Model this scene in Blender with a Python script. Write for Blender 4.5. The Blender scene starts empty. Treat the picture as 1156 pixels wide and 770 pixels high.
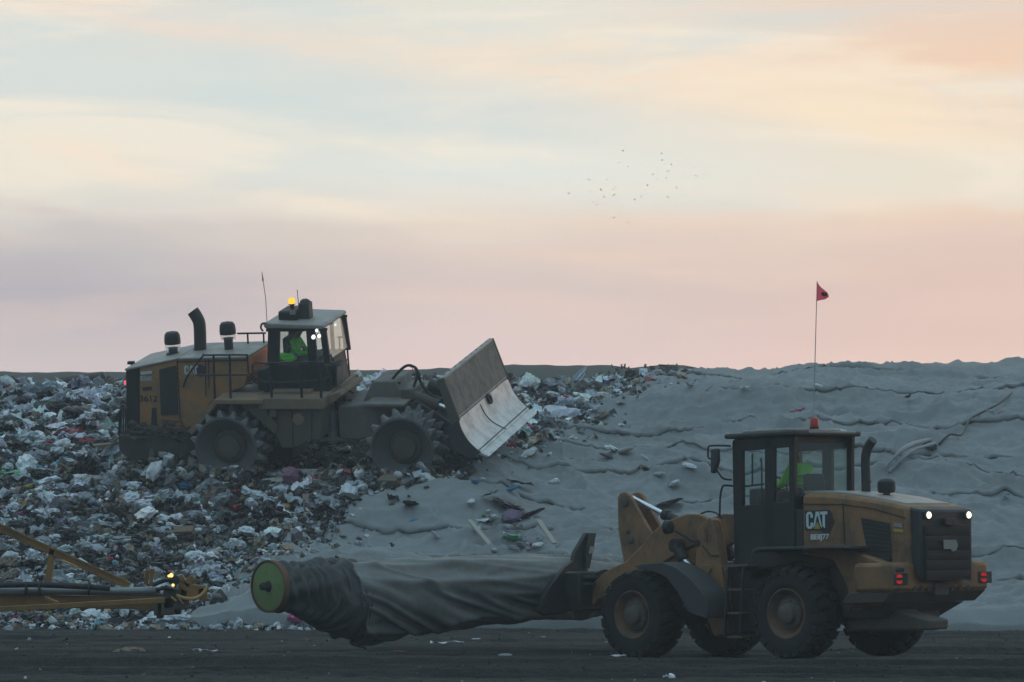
import bpy, math, random
import numpy as np
from mathutils import Vector, Matrix

random.seed(7)
rng = np.random.default_rng(11)
C = bpy.context.scene.collection
PI = math.pi

# ------------------------------------------------------------------ camera model
FPX, CX, CY, EYE = 4140.0, 578.0, 565.0, 2.6       # focal length and horizon in photo pixels, eye height


def W(px, py, d):
    """world point seen at photo pixel (px,py) at distance d"""
    return Vector(((px - CX) / FPX * d, d, EYE + (CY - py) / FPX * d))


# ------------------------------------------------------------------ noise
def _hash(xi, yi, s):
    n = (xi * 374761393 + yi * 668265263 + s * 974634777) & 0xffffffff
    n = ((n ^ (n >> 13)) * 1274126177) & 0xffffffff
    n = (n ^ (n >> 16)) & 0xffffffff
    return n / 4294967295.0


def vn(x, y, s=0):
    x = np.asarray(x, float); y = np.asarray(y, float)
    x0 = np.floor(x); y0 = np.floor(y)
    fx = x - x0; fy = y - y0
    xi = x0.astype(np.int64); yi = y0.astype(np.int64)
    u = fx * fx * fx * (fx * (fx * 6 - 15) + 10); v = fy * fy * fy * (fy * (fy * 6 - 15) + 10)
    a = _hash(xi, yi, s); b = _hash(xi + 1, yi, s); c = _hash(xi, yi + 1, s); d = _hash(xi + 1, yi + 1, s)
    return (a * (1 - u) + b * u) * (1 - v) + (c * (1 - u) + d * u) * v - 0.5


def fbm(x, y, s=0, o=4):
    t = 0; a = 1.0
    for i in range(o):
        t = t + a * vn(x, y, s + i * 17); x = np.asarray(x) * 2.03 + 1.7; y = np.asarray(y) * 2.03 + 9.2; a *= 0.5
    return t


def sstep(a, b, x):
    t = np.clip((np.asarray(x, float) - a) / (b - a), 0, 1)
    return t * t * (3 - 2 * t)


# ------------------------------------------------------------------ object helpers
def tag(o, label=None, cat=None, group=None, kind=None):
    if label: o['label'] = label
    if cat: o['category'] = cat
    if group: o['group'] = group
    if kind: o['kind'] = kind
    return o


def empty(name, M=None, label=None, cat=None, group=None):
    o = bpy.data.objects.new(name, None); C.objects.link(o)
    o.empty_display_size = 0.3
    if M is not None: o.matrix_world = Matrix(M.tolist()) if isinstance(M, np.ndarray) else M
    tag(o, label, cat, group)
    return o


def link_mesh(name, me, mat=None, parent=None):
    o = bpy.data.objects.new(name, me); C.objects.link(o)
    if mat is not None and not me.materials: me.materials.append(mat)
    if parent is not None: o.parent = parent
    return o


def np_mesh(name, V, F, smooth=True):
    """fast mesh from numpy verts and an (n,k) face array"""
    me = bpy.data.meshes.new(name)
    V = np.ascontiguousarray(V, np.float32); F = np.ascontiguousarray(F, np.int32)
    k = F.shape[1]
    me.vertices.add(len(V)); me.vertices.foreach_set('co', V.ravel())
    me.loops.add(F.size); me.loops.foreach_set('vertex_index', F.ravel())
    me.polygons.add(len(F))
    me.polygons.foreach_set('loop_start', np.arange(0, F.size, k, dtype=np.int32))
    me.polygons.foreach_set('loop_total', np.full(len(F), k, np.int32))
    me.polygons.foreach_set('use_smooth', np.full(len(F), smooth, bool))
    me.update(calc_edges=True); me.validate()
    return me


def grid_faces(nu, nv):
    i = np.arange(nu - 1)[:, None] * nv + np.arange(nv - 1)[None, :]
    i = i.ravel()
    return np.stack([i, i + nv, i + nv + 1, i + 1], 1)


class MB:
    def __init__(s): s.v = []; s.f = []

    def add(s, vs, fs):
        n = len(s.v); s.v += [tuple(v) for v in vs]; s.f += [tuple(n + i for i in f) for f in fs]
        return s

    def prism(s, pts, vec):
        pts = [Vector(p) for p in pts]; vec = Vector(vec); n = len(pts)
        nrm = Vector((0, 0, 0))
        for i in range(n): nrm += (pts[i] - pts[0]).cross(pts[(i + 1) % n] - pts[0])
        if nrm.dot(vec) > 0: pts.reverse()
        vs = pts + [p + vec for p in pts]
        fs = [tuple(range(n)), tuple(range(2 * n - 1, n - 1, -1))]
        for i in range(n):
            j = (i + 1) % n; fs.append((j, i, n + i, n + j))
        return s.add(vs, fs)

    def box(s, c, d, R=None):
        c = Vector(c); R = R or Matrix.Identity(3)
        vs = [c + R @ Vector((x * d[0] / 2, y * d[1] / 2, z * d[2] / 2)) for x in (-1, 1) for y in (-1, 1) for z in (-1, 1)]
        return s.add(vs, [(0, 1, 3, 2), (4, 6, 7, 5), (0, 4, 5, 1), (2, 3, 7, 6), (0, 2, 6, 4), (1, 5, 7, 3)])

    def bar(s, a, b, w, h, up=(0, 0, 1)):
        a = Vector(a); b = Vector(b); x = (b - a).normalized(); y = Vector(up).cross(x).normalized(); z = x.cross(y)
        R = Matrix((x, y, z)).transposed()
        return s.box((a + b) / 2, ((b - a).length, w, h), R)

    def tube(s, path, r, seg=10, caps=True):
        P = [Vector(p) for p in path]; n = len(P)
        rs = r if isinstance(r, (list, tuple)) else [r] * n
        t0 = (P[1] - P[0]).normalized()
        ref = Vector((0, 0, 1)) if abs(t0.z) < 0.9 else Vector((1, 0, 0))
        u = t0.cross(ref).normalized(); vs = []; fs = []
        for i in range(n):
            t = ((P[min(i + 1, n - 1)] - P[max(i - 1, 0)])).normalized()
            u = (u - t * u.dot(t)).normalized(); w = t.cross(u)
            for k in range(seg):
                a = 2 * PI * k / seg; vs.append(P[i] + (u * math.cos(a) + w * math.sin(a)) * rs[i])
        for i in range(n - 1):
            for k in range(seg):
                j = (k + 1) % seg; fs.append((i * seg + k, i * seg + j, (i + 1) * seg + j, (i + 1) * seg + k))
        if caps:
            fs.append(tuple(range(seg - 1, -1, -1))); fs.append(tuple((n - 1) * seg + k for k in range(seg)))
        return s.add(vs, fs)

    def lathe(s, o, axis, prof, seg=40, phase=0.0, caps=True):
        """prof: (distance along axis, radius)"""
        o = Vector(o); ax = Vector(axis).normalized()
        ref = Vector((0, 0, 1)) if abs(ax.z) < 0.9 else Vector((1, 0, 0))
        u = ax.cross(ref).normalized(); w = ax.cross(u); vs = []; fs = []
        for (t, r) in prof:
            for k in range(seg):
                a = 2 * PI * k / seg + phase; vs.append(o + ax * t + (u * math.cos(a) + w * math.sin(a)) * max(r, 0.0005))
        for i in range(len(prof) - 1):
            for k in range(seg):
                j = (k + 1) % seg; fs.append((i * seg + k, i * seg + j, (i + 1) * seg + j, (i + 1) * seg + k))
        n = len(prof)
        if caps: fs.append(tuple(range(seg - 1, -1, -1)))
        if caps: fs.append(tuple((n - 1) * seg + k for k in range(seg)))
        return s.add(vs, fs)

    def build(s, name, mat, parent=None, bevel=0.0, angle=35, seg=2):
        me = bpy.data.meshes.new(name); me.from_pydata(s.v, [], s.f); me.update()
        me.shade_smooth()
        import bmesh
        bm = bmesh.new(); bm.from_mesh(me); bmesh.ops.recalc_face_normals(bm, faces=bm.faces); bm.to_mesh(me); bm.free()
        me.set_sharp_from_angle(angle=math.radians(angle))
        o = link_mesh(name, me, mat, parent)
        if bevel:
            m = o.modifiers.new('bevel', 'BEVEL'); m.width = bevel; m.segments = seg; m.limit_method = 'ANGLE'; m.angle_limit = math.radians(40)
        return o


def smooth_path(pts, n=6):
    """Catmull-Rom through points"""
    P = [Vector(p) for p in pts]; out = []
    for i in range(len(P) - 1):
        p0 = P[max(i - 1, 0)]; p1 = P[i]; p2 = P[i + 1]; p3 = P[min(i + 2, len(P) - 1)]
        for k in range(n):
            t = k / n
            out.append(0.5 * ((2 * p1) + (p2 - p0) * t + (2 * p0 - 5 * p1 + 4 * p2 - p3) * t * t + (3 * p1 - p0 - 3 * p2 + p3) * t ** 3))
    out.append(P[-1]); return out


def copy_obj(o, parent=None, name=None):
    c = o.copy(); C.objects.link(c)
    if parent is not None: c.parent = parent
    return c


# ------------------------------------------------------------------ materials
def nt(m):
    m.use_nodes = True; t = m.node_tree; t.nodes.clear(); return t


def N(t, typ, **kw):
    n = t.nodes.new(typ)
    for k, v in kw.items():
        if k in n.inputs.keys() if hasattr(n.inputs, 'keys') else False: n.inputs[k].default_value = v
        else: setattr(n, k, v)
    return n


def ramp(t, fac, stops, interp='LINEAR'):
    r = t.nodes.new('ShaderNodeValToRGB'); e = r.color_ramp.elements; r.color_ramp.interpolation = interp
    while len(e) > 1: e.remove(e[-1])
    e[0].position = stops[0][0]; c = stops[0][1]; e[0].color = (*c, 1) if len(c) == 3 else c
    for p, c in stops[1:]:
        k = e.new(p); k.color = (*c, 1) if len(c) == 3 else c
    t.links.new(fac, r.inputs[0]); return r.outputs[0]


def g(v): return (v, v, v)


def noise(t, scale, detail=5, rough=0.6, coord=None, stretch=None, w=0.0):
    if coord is None: coord = t.nodes.new('ShaderNodeTexCoord').outputs['Object']
    mp = t.nodes.new('ShaderNodeMapping'); mp.inputs['Location'].default_value = (w, w * .7, w * 1.3)
    if stretch: mp.inputs['Scale'].default_value = stretch
    t.links.new(coord, mp.inputs[0])
    n = t.nodes.new('ShaderNodeTexNoise'); n.inputs['Scale'].default_value = scale; n.inputs['Detail'].default_value = detail
    n.inputs['Roughness'].default_value = rough
    t.links.new(mp.outputs[0], n.inputs['Vector']); return n.outputs['Fac']


def mixc(t, fac, a, b, mode='MIX'):
    m = t.nodes.new('ShaderNodeMix'); m.data_type = 'RGBA'; m.blend_type = mode
    for s, v in ((m.inputs[0], fac), (m.inputs[6], a), (m.inputs[7], b)):
        if hasattr(v, 'is_linked'): t.links.new(v, s)
        elif isinstance(v, (int, float)): s.default_value = v
        else: s.default_value = (*v, 1)
    return m.outputs[2]


def mathn(t, op, a, b=None, c=None, clamp=False):
    m = t.nodes.new('ShaderNodeMath'); m.operation = op; m.use_clamp = clamp
    for i, v in enumerate((a, b, c)):
        if v is None: continue
        if hasattr(v, 'is_linked'): t.links.new(v, m.inputs[i])
        else: m.inputs[i].default_value = v
    return m.outputs[0]


def paint(name, col, dirt=(0.10, 0.08, 0.06), amt=0.5, rough=0.5, metal=0.0, scale=2.2, bump=0.15, var=0.25, streak=True):
    """worn paint / metal: base colour, blotchy dirt, fine streaks, uneven roughness"""
    m = bpy.data.materials.new(name); t = nt(m)
    out = t.nodes.new('ShaderNodeOutputMaterial'); p = t.nodes.new('ShaderNodeBsdfPrincipled')
    n1 = noise(t, scale, 7, 0.65)
    n2 = noise(t, scale * 9, 5, 0.7, stretch=(1, 1, 0.22) if streak else None, w=3.1)
    n3 = noise(t, scale * 30, 3, 0.6, w=7.0)
    lo = 0.64 - 0.36 * amt
    f = ramp(t, n1, [(lo, g(0)), (lo + 0.22, g(1))])
    f2 = ramp(t, n2, [(0.45, g(0)), (0.72, g(1))])
    fac = mathn(t, 'ADD', mathn(t, 'MULTIPLY', f, amt), mathn(t, 'MULTIPLY', f2, amt * 0.5), clamp=True)
    c = mixc(t, fac, col, dirt)
    br = ramp(t, n3, [(0.2, g(1 - var)), (0.8, g(1 + var))])
    c = mixc(t, 1.0, c, br, 'MULTIPLY')
    t.links.new(c, p.inputs['Base Color'])
    r = ramp(t, n1, [(0.3, g(min(1, rough))), (0.7, g(min(1, rough + 0.22)))])
    t.links.new(r, p.inputs['Roughness'])
    if metal:
        mm = mathn(t, 'MULTIPLY', mathn(t, 'SUBTRACT', 1.0, fac), metal); t.links.new(mm, p.inputs['Metallic'])
    if bump:
        b = t.nodes.new('ShaderNodeBump'); b.inputs['Strength'].default_value = bump; b.inputs['Distance'].default_value = 0.02
        t.links.new(n2, b.inputs['Height']); t.links.new(b.outputs[0], p.inputs['Normal'])
    t.links.new(p.outputs[0], out.inputs[0]); return m


def flat(name, col, rough=0.6, metal=0.0):
    return paint(name, col, dirt=tuple(c * 0.6 for c in col), amt=0.25, rough=rough, metal=metal, bump=0.0, var=0.12)


def emit(name, col, strength):
    m = bpy.data.materials.new(name); t = nt(m); out = t.nodes.new('ShaderNodeOutputMaterial')
    e = t.nodes.new('ShaderNodeEmission'); e.inputs[0].default_value = (*col, 1); e.inputs[1].default_value = strength
    t.links.new(e.outputs[0], out.inputs[0]); return m


def glassm(name, tint=(0.93, 0.975, 0.96), dust=0.04, refl=1.0):
    m = bpy.data.materials.new(name); t = nt(m); out = t.nodes.new('ShaderNodeOutputMaterial')
    tr = t.nodes.new('ShaderNodeBsdfTransparent'); tr.inputs[0].default_value = (*tint, 1)
    gl = t.nodes.new('ShaderNodeBsdfGlossy'); gl.inputs['Roughness'].default_value = 0.03
    lw = t.nodes.new('ShaderNodeLayerWeight'); lw.inputs[0].default_value = .5
    frs = mathn(t, 'MULTIPLY_ADD', mathn(t, 'POWER', lw.outputs['Facing'], 5.0), .96, .04)
    mx = t.nodes.new('ShaderNodeMixShader'); t.links.new(mathn(t, 'MULTIPLY', frs, refl, clamp=True), mx.inputs[0])
    t.links.new(tr.outputs[0], mx.inputs[1]); t.links.new(gl.outputs[0], mx.inputs[2])
    df = t.nodes.new('ShaderNodeBsdfDiffuse'); df.inputs[0].default_value = (0.35, 0.36, 0.34, 1)
    m2 = t.nodes.new('ShaderNodeMixShader')
    n1 = noise(t, 2.5, 5, 0.6); t.links.new(mathn(t, 'MULTIPLY', ramp(t, n1, [(0.3, g(0.4)), (0.7, g(1.0))]), dust), m2.inputs[0])
    t.links.new(mx.outputs[0], m2.inputs[1]); t.links.new(df.outputs[0], m2.inputs[2])
    t.links.new(m2.outputs[0], out.inputs[0]); return m


M_ = {}
M_['yel'] = paint('loader_yellow_paint', (0.295, 0.150, 0.062), (0.09, 0.066, 0.048), 0.62, 0.5)
M_['yelc'] = paint('compactor_yellow_paint', (0.44, 0.21, 0.078), (0.20, 0.145, 0.10), 0.62, 0.5)
M_['yeld'] = paint('dusty_yellow_paint', (0.31, 0.19, 0.10), (0.19, 0.155, 0.12), 0.8, 0.75)
M_['dustbrown'] = paint('dusty_brown_steel', (0.125, 0.10, 0.073), (0.10, 0.092, 0.082), 0.7, 0.8)
M_['skypaled'] = paint('dusty_sky_paled_paint', (0.34, 0.31, 0.28), (0.22, 0.21, 0.20), 0.6, 0.42, streak=False)  # dusty tops; sky light on them is put into the paler, greyer colour
M_['dark'] = paint('dark_grey_paint', (0.03, 0.034, 0.036), (0.07, 0.065, 0.06), 0.45, 0.5)
M_['black'] = paint('black_paint', (0.014, 0.016, 0.018), (0.05, 0.047, 0.043), 0.4, 0.45)
M_['grille'] = paint('grille_grey_paint', (0.030, 0.036, 0.040), (0.05, 0.05, 0.05), 0.4, 0.5)
M_['rubber'] = paint('dusty_rubber', (0.012, 0.0125, 0.013), (0.034, 0.032, 0.03), 0.5, 0.85, streak=False)
M_['fender'] = paint('grey_plastic_fender', (0.045, 0.050, 0.053), (0.075, 0.072, 0.068), 0.5, 0.6)
M_['steel'] = paint('dusty_drum_steel', (0.125, 0.13, 0.13), (0.10, 0.093, 0.083), 0.6, 0.65, metal=0.25)
M_['polish'] = paint('scoured_blade_steel', (0.62, 0.63, 0.63), (0.30, 0.28, 0.255), 0.5, 0.40, metal=0.6, scale=3)
M_['rust'] = paint('rusty_rack_steel', (0.46, 0.39, 0.345), (0.26, 0.20, 0.165), 0.65, 0.7, metal=0.2, scale=3)
M_['chrome'] = paint('chrome_rod', (0.75, 0.80, 0.85), (0.4, 0.42, 0.44), 0.2, 0.15, metal=1.0)
M_['glass'] = glassm('cab_glass')
M_['glassr'] = glassm('dusty_rear_glass', (0.93, 0.97, 0.94), 0.13, 1.0)
M_['glassw'] = glassm('compactor_glass', (0.95, 0.985, 0.975), 0.12, 1.3)
M_['grillep'] = paint('rear_grille_paint', (0.013, 0.017, 0.019), (0.028, 0.032, 0.034), 0.4, 0.6)
M_['rimp'] = paint('dirty_rim_paint', (0.19, 0.105, 0.055), (0.075, 0.06, 0.048), 0.7, 0.7)
M_['white'] = flat('white_vinyl', (0.72, 0.76, 0.78))
M_['cyanw'] = flat('pale_vinyl', (0.55, 0.68, 0.70))
M_['decal'] = flat('dark_vinyl', (0.03, 0.035, 0.037))
M_['maroon'] = flat('maroon_vinyl', (0.06, 0.028, 0.03))
M_['gold'] = flat('gold_vinyl', (0.42, 0.33, 0.07))
M_['logo'] = flat('grey_badge', (0.26, 0.28, 0.27))
M_['orange'] = paint('orange_wall', (0.95, 0.27, 0.10), (0.5, 0.2, 0.1), 0.2, 0.5)  # vivid orange base colour for the front wall of the engine house
def clothm(name, col, tl=.5):
    m = flat(name, col, .9); t = m.node_tree; out = [n for n in t.nodes if n.type == 'OUTPUT_MATERIAL'][0]; src = out.inputs[0].links[0].from_socket
    tr = t.nodes.new('ShaderNodeBsdfTranslucent'); tr.inputs[0].default_value = (*col, 1); mx = t.nodes.new('ShaderNodeMixShader'); mx.inputs[0].default_value = tl
    t.links.new(src, mx.inputs[1]); t.links.new(tr.outputs[0], mx.inputs[2]); t.links.new(mx.outputs[0], out.inputs[0]); return m


M_['flagred'] = clothm('red_flag_cloth', (0.85, 0.16, 0.24), .72)
M_['whip'] = flat('pale_whip_rod', (0.42, 0.40, 0.38))
M_['flagdark'] = clothm('dark_flag_print', (0.16, 0.12, 0.15), .6)
M_['redlens'] = paint('red_beacon_plastic', (0.55, 0.055, 0.035), (0.2, 0.04, 0.03), 0.2, 0.25)
M_['lampw'] = emit('work_lamp_lit', (1.0, 0.95, 0.70), 2.2)
M_['lampc'] = emit('cab_lamp_lit', (0.90, 1.0, 0.96), 1.6)
M_['lampo'] = emit('beacon_lit', (1.0, 0.42, 0.03), 1.7)
M_['lampr'] = emit('tail_lamp_lit', (0.80, 0.035, 0.04), 0.42)
M_['lamprp'] = emit('compactor_tail_lamp_lit', (0.95, 0.16, 0.2), 0.9)
M_['lampa'] = emit('amber_lamp_lit', (1.0, 0.66, 0.20), 1.5)
M_['hivis'] = flat('hi_vis_cloth', (0.24, 0.88, 0.06), 0.8)
M_['skin'] = flat('skin', (0.36, 0.21, 0.15), 0.6)
M_['trouser'] = flat('dark_trousers', (0.03, 0.035, 0.05), 0.85)
M_['hair'] = flat('dark_hair', (0.02, 0.016, 0.013), 0.7)
M_['seat'] = flat('dark_seat_cloth', (0.035, 0.037, 0.04), 0.85)
M_['green'] = paint('green_flange_paint', (0.165, 0.25, 0.085), (0.11, 0.12, 0.06), 0.45, 0.6, scale=4)
M_['rim'] = paint('rusty_flange_rim', (0.17, 0.085, 0.05), (0.08, 0.06, 0.05), 0.5, 0.8)
M_['wood'] = paint('weathered_plank', (0.36, 0.33, 0.29), (0.22, 0.2, 0.18), 0.4, 0.85)
M_['pipe'] = paint('grey_hydraulic_pipe', (0.30, 0.31, 0.32), (0.18, 0.17, 0.16), 0.4, 0.4, metal=0.4)
M_['yelt'] = paint('ochre_trailer_paint', (0.30, 0.155, 0.045), (0.11, 0.075, 0.05), 0.55, 0.55)
M_['hosey'] = paint('yellow_hose', (0.55, 0.33, 0.12), (0.25, 0.16, 0.08), 0.3, 0.6)


# ------------------------------------------------------------------ text
def text_mesh(body, height, bold=0.0, width=None):
    cu = bpy.data.curves.new('txt', 'FONT'); cu.body = body; cu.size = 1.0; cu.offset = bold; cu.extrude = 0.004
    o = bpy.data.objects.new('txt', cu); C.objects.link(o)
    dg = bpy.context.evaluated_depsgraph_get(); me = bpy.data.meshes.new_from_object(o.evaluated_get(dg))
    C.objects.unlink(o); bpy.data.objects.remove(o)
    co = np.zeros(len(me.vertices) * 3, np.float32); me.vertices.foreach_get('co', co); co = co.reshape(-1, 3)
    lo = co.min(0); hi = co.max(0)
    co[:, :2] -= lo[:2]
    s = height / (hi[1] - lo[1]); sx = s if width is None else width / (hi[0] - lo[0])
    co[:, 0] *= sx; co[:, 1] *= s
    me.vertices.foreach_set('co', co.ravel()); me.update(); return me


def place_flat(o, origin, right, up):
    r = Vector(right).normalized(); u = Vector(up); u = (u - r * u.dot(r)).normalized(); n = r.cross(u)
    M = Matrix((r, u, n)).transposed().to_4x4(); M.translation = Vector(origin)
    o.matrix_local = M


def lettering(name, body, mat, parent, origin, right, up, height, width=None, bold=0.008):
    o = link_mesh(name, text_mesh(body, height, bold, width), mat, parent); place_flat(o, origin, right, up); return o


def cat_letters():
    """the three block letters, unit box 1.55 x 1"""
    L = []
    Cc = [(0.0, 0.16), (0.12, 0.0), (0.36, 0.0), (0.48, 0.16), (0.48, 0.36), (0.31, 0.36), (0.31, 0.18), (0.27, 0.14), (0.21, 0.14), (0.17, 0.18), (0.17, 0.82), (0.21, 0.86), (0.27, 0.86), (0.31, 0.82), (0.31, 0.64), (0.48, 0.64), (0.48, 0.84), (0.36, 1.0), (0.12, 1.0), (0.0, 0.84)]
    A1 = [(0.47, 0.0), (0.70, 1.0), (0.92, 1.0), (1.13, 0.0), (0.985, 0.17), (0.945, 0.36), (0.85, 0.74), (0.77, 0.74), (0.66, 0.30), (0.63, 0.17)]
    T = [(1.0, 1.0), (1.0, 0.82), (1.17, 0.82), (1.17, 0.12), (1.34, 0.0), (1.34, 0.82), (1.52, 0.82), (1.52, 1.0)]
    for P in (Cc, A1, T): L.append(P)
    return L


def cat_badge(parent, origin, right, up, h, w, backing=True):
    r = Vector(right).normalized(); u = Vector(up); u = (u - r * u.dot(r)).normalized(); n = r.cross(u); o = Vector(origin)
    def P(x, y, z): return o + r * (x / 1.52 * w) + u * (y * h) + n * z
    par = parent
    if backing:
        b = MB(); b.prism([P(1.18, -0.32, 0.002), P(1.62, -0.30, 0.002), P(1.95, 0.36, 0.002), P(1.70, 1.04, 0.002), P(0.95, 1.04, 0.002), P(0.95, -0.1, 0.002)], n * 0.004)
        par = b.build('decal', M_['maroon'], parent)
        b = MB(); b.prism([P(-0.10, -0.07, 0.008), P(1.62, -0.10, 0.008), P(1.74, 0.5, 0.008), P(1.6, 1.08, 0.008), P(-0.08, 1.08, 0.008)], n * 0.003)
        b.build('backing', M_['decal'], par)
    m = MB()
    for L in cat_letters(): m.prism([P(x, y, 0.013) for x, y in L], n * 0.004)
    lt = m.build('lettering', M_['cyanw'], par)
    t = MB(); t.prism([P(0.58, -0.02, 0.019), P(1.02, -0.02, 0.019), P(0.80, 0.42, 0.019)], n * 0.003)
    t.build('triangle', M_['gold'], par)


# ------------------------------------------------------------------ machine frame
class Machine:
    def __init__(s, loc, yaw, pitch, roll):
        R = Matrix.Rotation(yaw, 4, 'Z') @ Matrix.Rotation(pitch, 4, 'Y') @ Matrix.Rotation(roll, 4, 'X')
        s.M = Matrix.Translation(loc) @ R; s.I = s.M.inverted(); s.c = s.I @ Vector((0, 0, EYE)); s.r3 = s.I.to_3x3()

    def hit(s, px, py, ax, val):
        d = s.r3 @ Vector(((px - CX) / FPX, 1.0, (CY - py) / FPX)); t = (val - s.c[ax]) / d[ax]
        return s.c + d * t

    def S(s, px, py, y): return s.hit(px, py, 1, y)
    def X(s, px, py, x): return s.hit(px, py, 0, x)
    def Z(s, px, py, z): return s.hit(px, py, 2, z)
    def poly(s, pts, y): return [s.S(a, b, y) for a, b in pts]
    def polyx(s, pts, x): return [s.X(a, b, x) for a, b in pts]

    def proj(s, L):
        P = s.M @ Vector(L); return (CX + FPX * P.x / P.y, CY - FPX * (P.z - EYE) / P.y)


def mirror(pts): return [Vector((p[0], -p[1], p[2])) for p in pts]


# ------------------------------------------------------------------ people
def person(M, hip, lean, head_fwd, hands, label, group=None, scale=1.0, helmet=False):
    """seated figure; local frame of the machine: +X forward, +Z up. One skinned body, clothes as children."""
    hx, hy, hz = hip
    def P(x, y, z): return Vector((hx + x * scale, hy + y * scale, hz + z * scale))
    sk = {}
    def skin_obj(name, verts, edges, radii, mat, parent, sub=2):
        me = bpy.data.meshes.new(name); me.from_pydata(verts, edges, [])
        o = bpy.data.objects.new(name, me); C.objects.link(o); me.materials.append(mat)
        if parent is not None: o.parent = parent
        md = o.modifiers.new('skin', 'SKIN'); md.use_smooth_shade = True
        for i, r in enumerate(radii):
            v = me.skin_vertices[0].data[i]; v.radius = r if isinstance(r, tuple) else (r, r)
        me.skin_vertices[0].data[0].use_root = True
        o.modifiers.new('sub', 'SUBSURF').levels = sub; o.modifiers['sub'].render_levels = sub
        return o
    k = lean
    V = [P(0, 0, 0), P(k * .25, 0, .18), P(k * .6, 0, .36), P(k * .9, 0, .50), P(k + head_fwd * .3, 0, .58), P(k + head_fwd, 0, .66), P(k + head_fwd + .015, 0, .74), P(k + head_fwd, 0, .82)]
    E = [(i, i + 1) for i in range(7)]
    Rr = [.145, .135, (.16, .125), (.15, .11), .06, .075, .098, .072]
    # nose and ears read only as bumps at this size
    V.append(P(k + head_fwd + .115, 0, .735)); E.append((6, 8)); Rr.append(.022)
    for s in (1, -1):
        V.append(P(k + head_fwd, s * .088, .74)); E.append((6, len(V) - 1)); Rr.append(.02)
    arms = []
    for s in (1, -1):
        hd = Vector(hands[0 if s == 1 else 1]); sh = P(k * .9, s * .19, .48)
        el = (sh + hd) / 2 + Vector((-.04, s * .07, -.16)) * scale
        wr = el + (hd - el) * .78
        i = len(V); V += [sh, el, wr, hd]; E += [(3, i), (i, i + 1), (i + 1, i + 2), (i + 2, i + 3)]; Rr += [.075, .052, .036, (.04, .02)]
        arms.append((sh, el, wr, hd))
        dirf = (hd - wr).normalized(); side = Vector((0, 1, 0))
        for j, (o_, l_) in enumerate(((-.033, .07), (-.011, .08), (.011, .075), (.033, .06))):
            a = hd + side * o_ + dirf * .03; b = a + dirf * l_ * .5 + Vector((0, 0, -.01)); c = b + dirf * l_ * .2 + Vector((0, 0, -.035))
            n = len(V); V += [a, b, c]; E += [(i + 3, n), (n, n + 1), (n + 1, n + 2)]; Rr += [.010, .0095, .008]
        n = len(V); V += [hd + side * (.04 * -s) + dirf * .005, hd + side * (.062 * -s) + dirf * .03 + Vector((0, 0, -.02))]; E += [(i + 3, n), (n, n + 1)]; Rr += [.011, .009]
        q = len(V); V += [P(.02, s * .10, -.02), P(.42, s * .13, .04), P(.50, s * .13, -.36), P(.62, s * .13, -.40)]
        E += [(0, q), (q, q + 1), (q + 1, q + 2), (q + 2, q + 3)]; Rr += [.095, .07, .045, .04]
    body = skin_obj('person', V, E, Rr, M_['skin'], None); body.matrix_world = M
    tag(body, label, 'person', group)
    # jacket: torso and sleeves
    V2 = V[:4] + [P(k * .97, 0, .555)]; E2 = [(0, 1), (1, 2), (2, 3), (3, 4)]; R2 = [.165, .16, (.185, .15), (.17, .13), .085]
    for sh, el, wr, hd in arms:
        i = len(V2); V2 += [sh, el, wr]; E2 += [(3, i), (i, i + 1), (i + 1, i + 2)]; R2 += [.095, .07, .052]
    skin_obj('jacket', V2, E2, R2, M_['hivis'], body)
    for zz in (.20, .36):
        b = MB(); b.tube([P(k * (.28 if zz < .3 else .62) + .185 * math.cos(a), .205 * math.sin(a), zz) for a in [2 * PI * i / 24 for i in range(25)]], .018, 6, False)
        b.build('reflective_band', M_['white'], body)
    V3 = [P(0, 0, -.02)]; E3 = []; R3 = [.15]
    for s in (1, -1):
        q = len(V3); V3 += [P(.02, s * .10, -.02), P(.42, s * .13, .04), P(.50, s * .13, -.34)]; E3 += [(0, q), (q, q + 1), (q + 1, q + 2)]; R3 += [.11, .085, .06]
    skin_obj('trousers', V3, E3, R3, M_['trouser'], body)
    h = MB(); c = P(k + head_fwd - .012, 0, .77)
    h.lathe(c, (-.12, 0, 1), [(-.02, .112), (.03, .113), (.07, .098), (.10, .06), (.112, .01)], 20)
    h.build('hair' if not helmet else 'hard_hat', M_['hair'] if not helmet else M_['hivis'], body)
    return body
# ================================================================== machines' poses (needed by the terrain)
COMP = Machine((-6.549, 91.845, 4.328), math.radians(-14.54), math.radians(0.465), math.radians(13.87))
_psi = 46.0
_R = Matrix.Rotation(math.radians(180 - _psi), 3, 'Z')
_contact = Vector((4.565, 60.0, 0.0))
LOAD = Machine(_contact - _R @ Vector((0, 1.04, 0)), math.radians(180 - _psi), math.radians(1.6), 0.0)

# ================================================================== terrain
_t = np.array([-60, -3, 0, 5, 10, 14, 17, 22, 25, 28, 31, 35, 45, 60, 90, 140, 400])
_z = np.array([-.9, -.35, 0, .78, 1.70, 2.62, 3.36, 4.62, 5.35, 5.88, 6.15, 6.33, 6.5, 6.5, 6.2, 4.0, -6])
_tt = np.linspace(-60, 400, 9201); _zz = np.interp(_tt, _t, _z)
_kern = np.exp(-np.linspace(-2.5, 2.5, 61) ** 2); _kern /= _kern.sum()
_zz = np.convolve(np.pad(_zz, 30, mode='edge'), _kern, 'valid')


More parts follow.
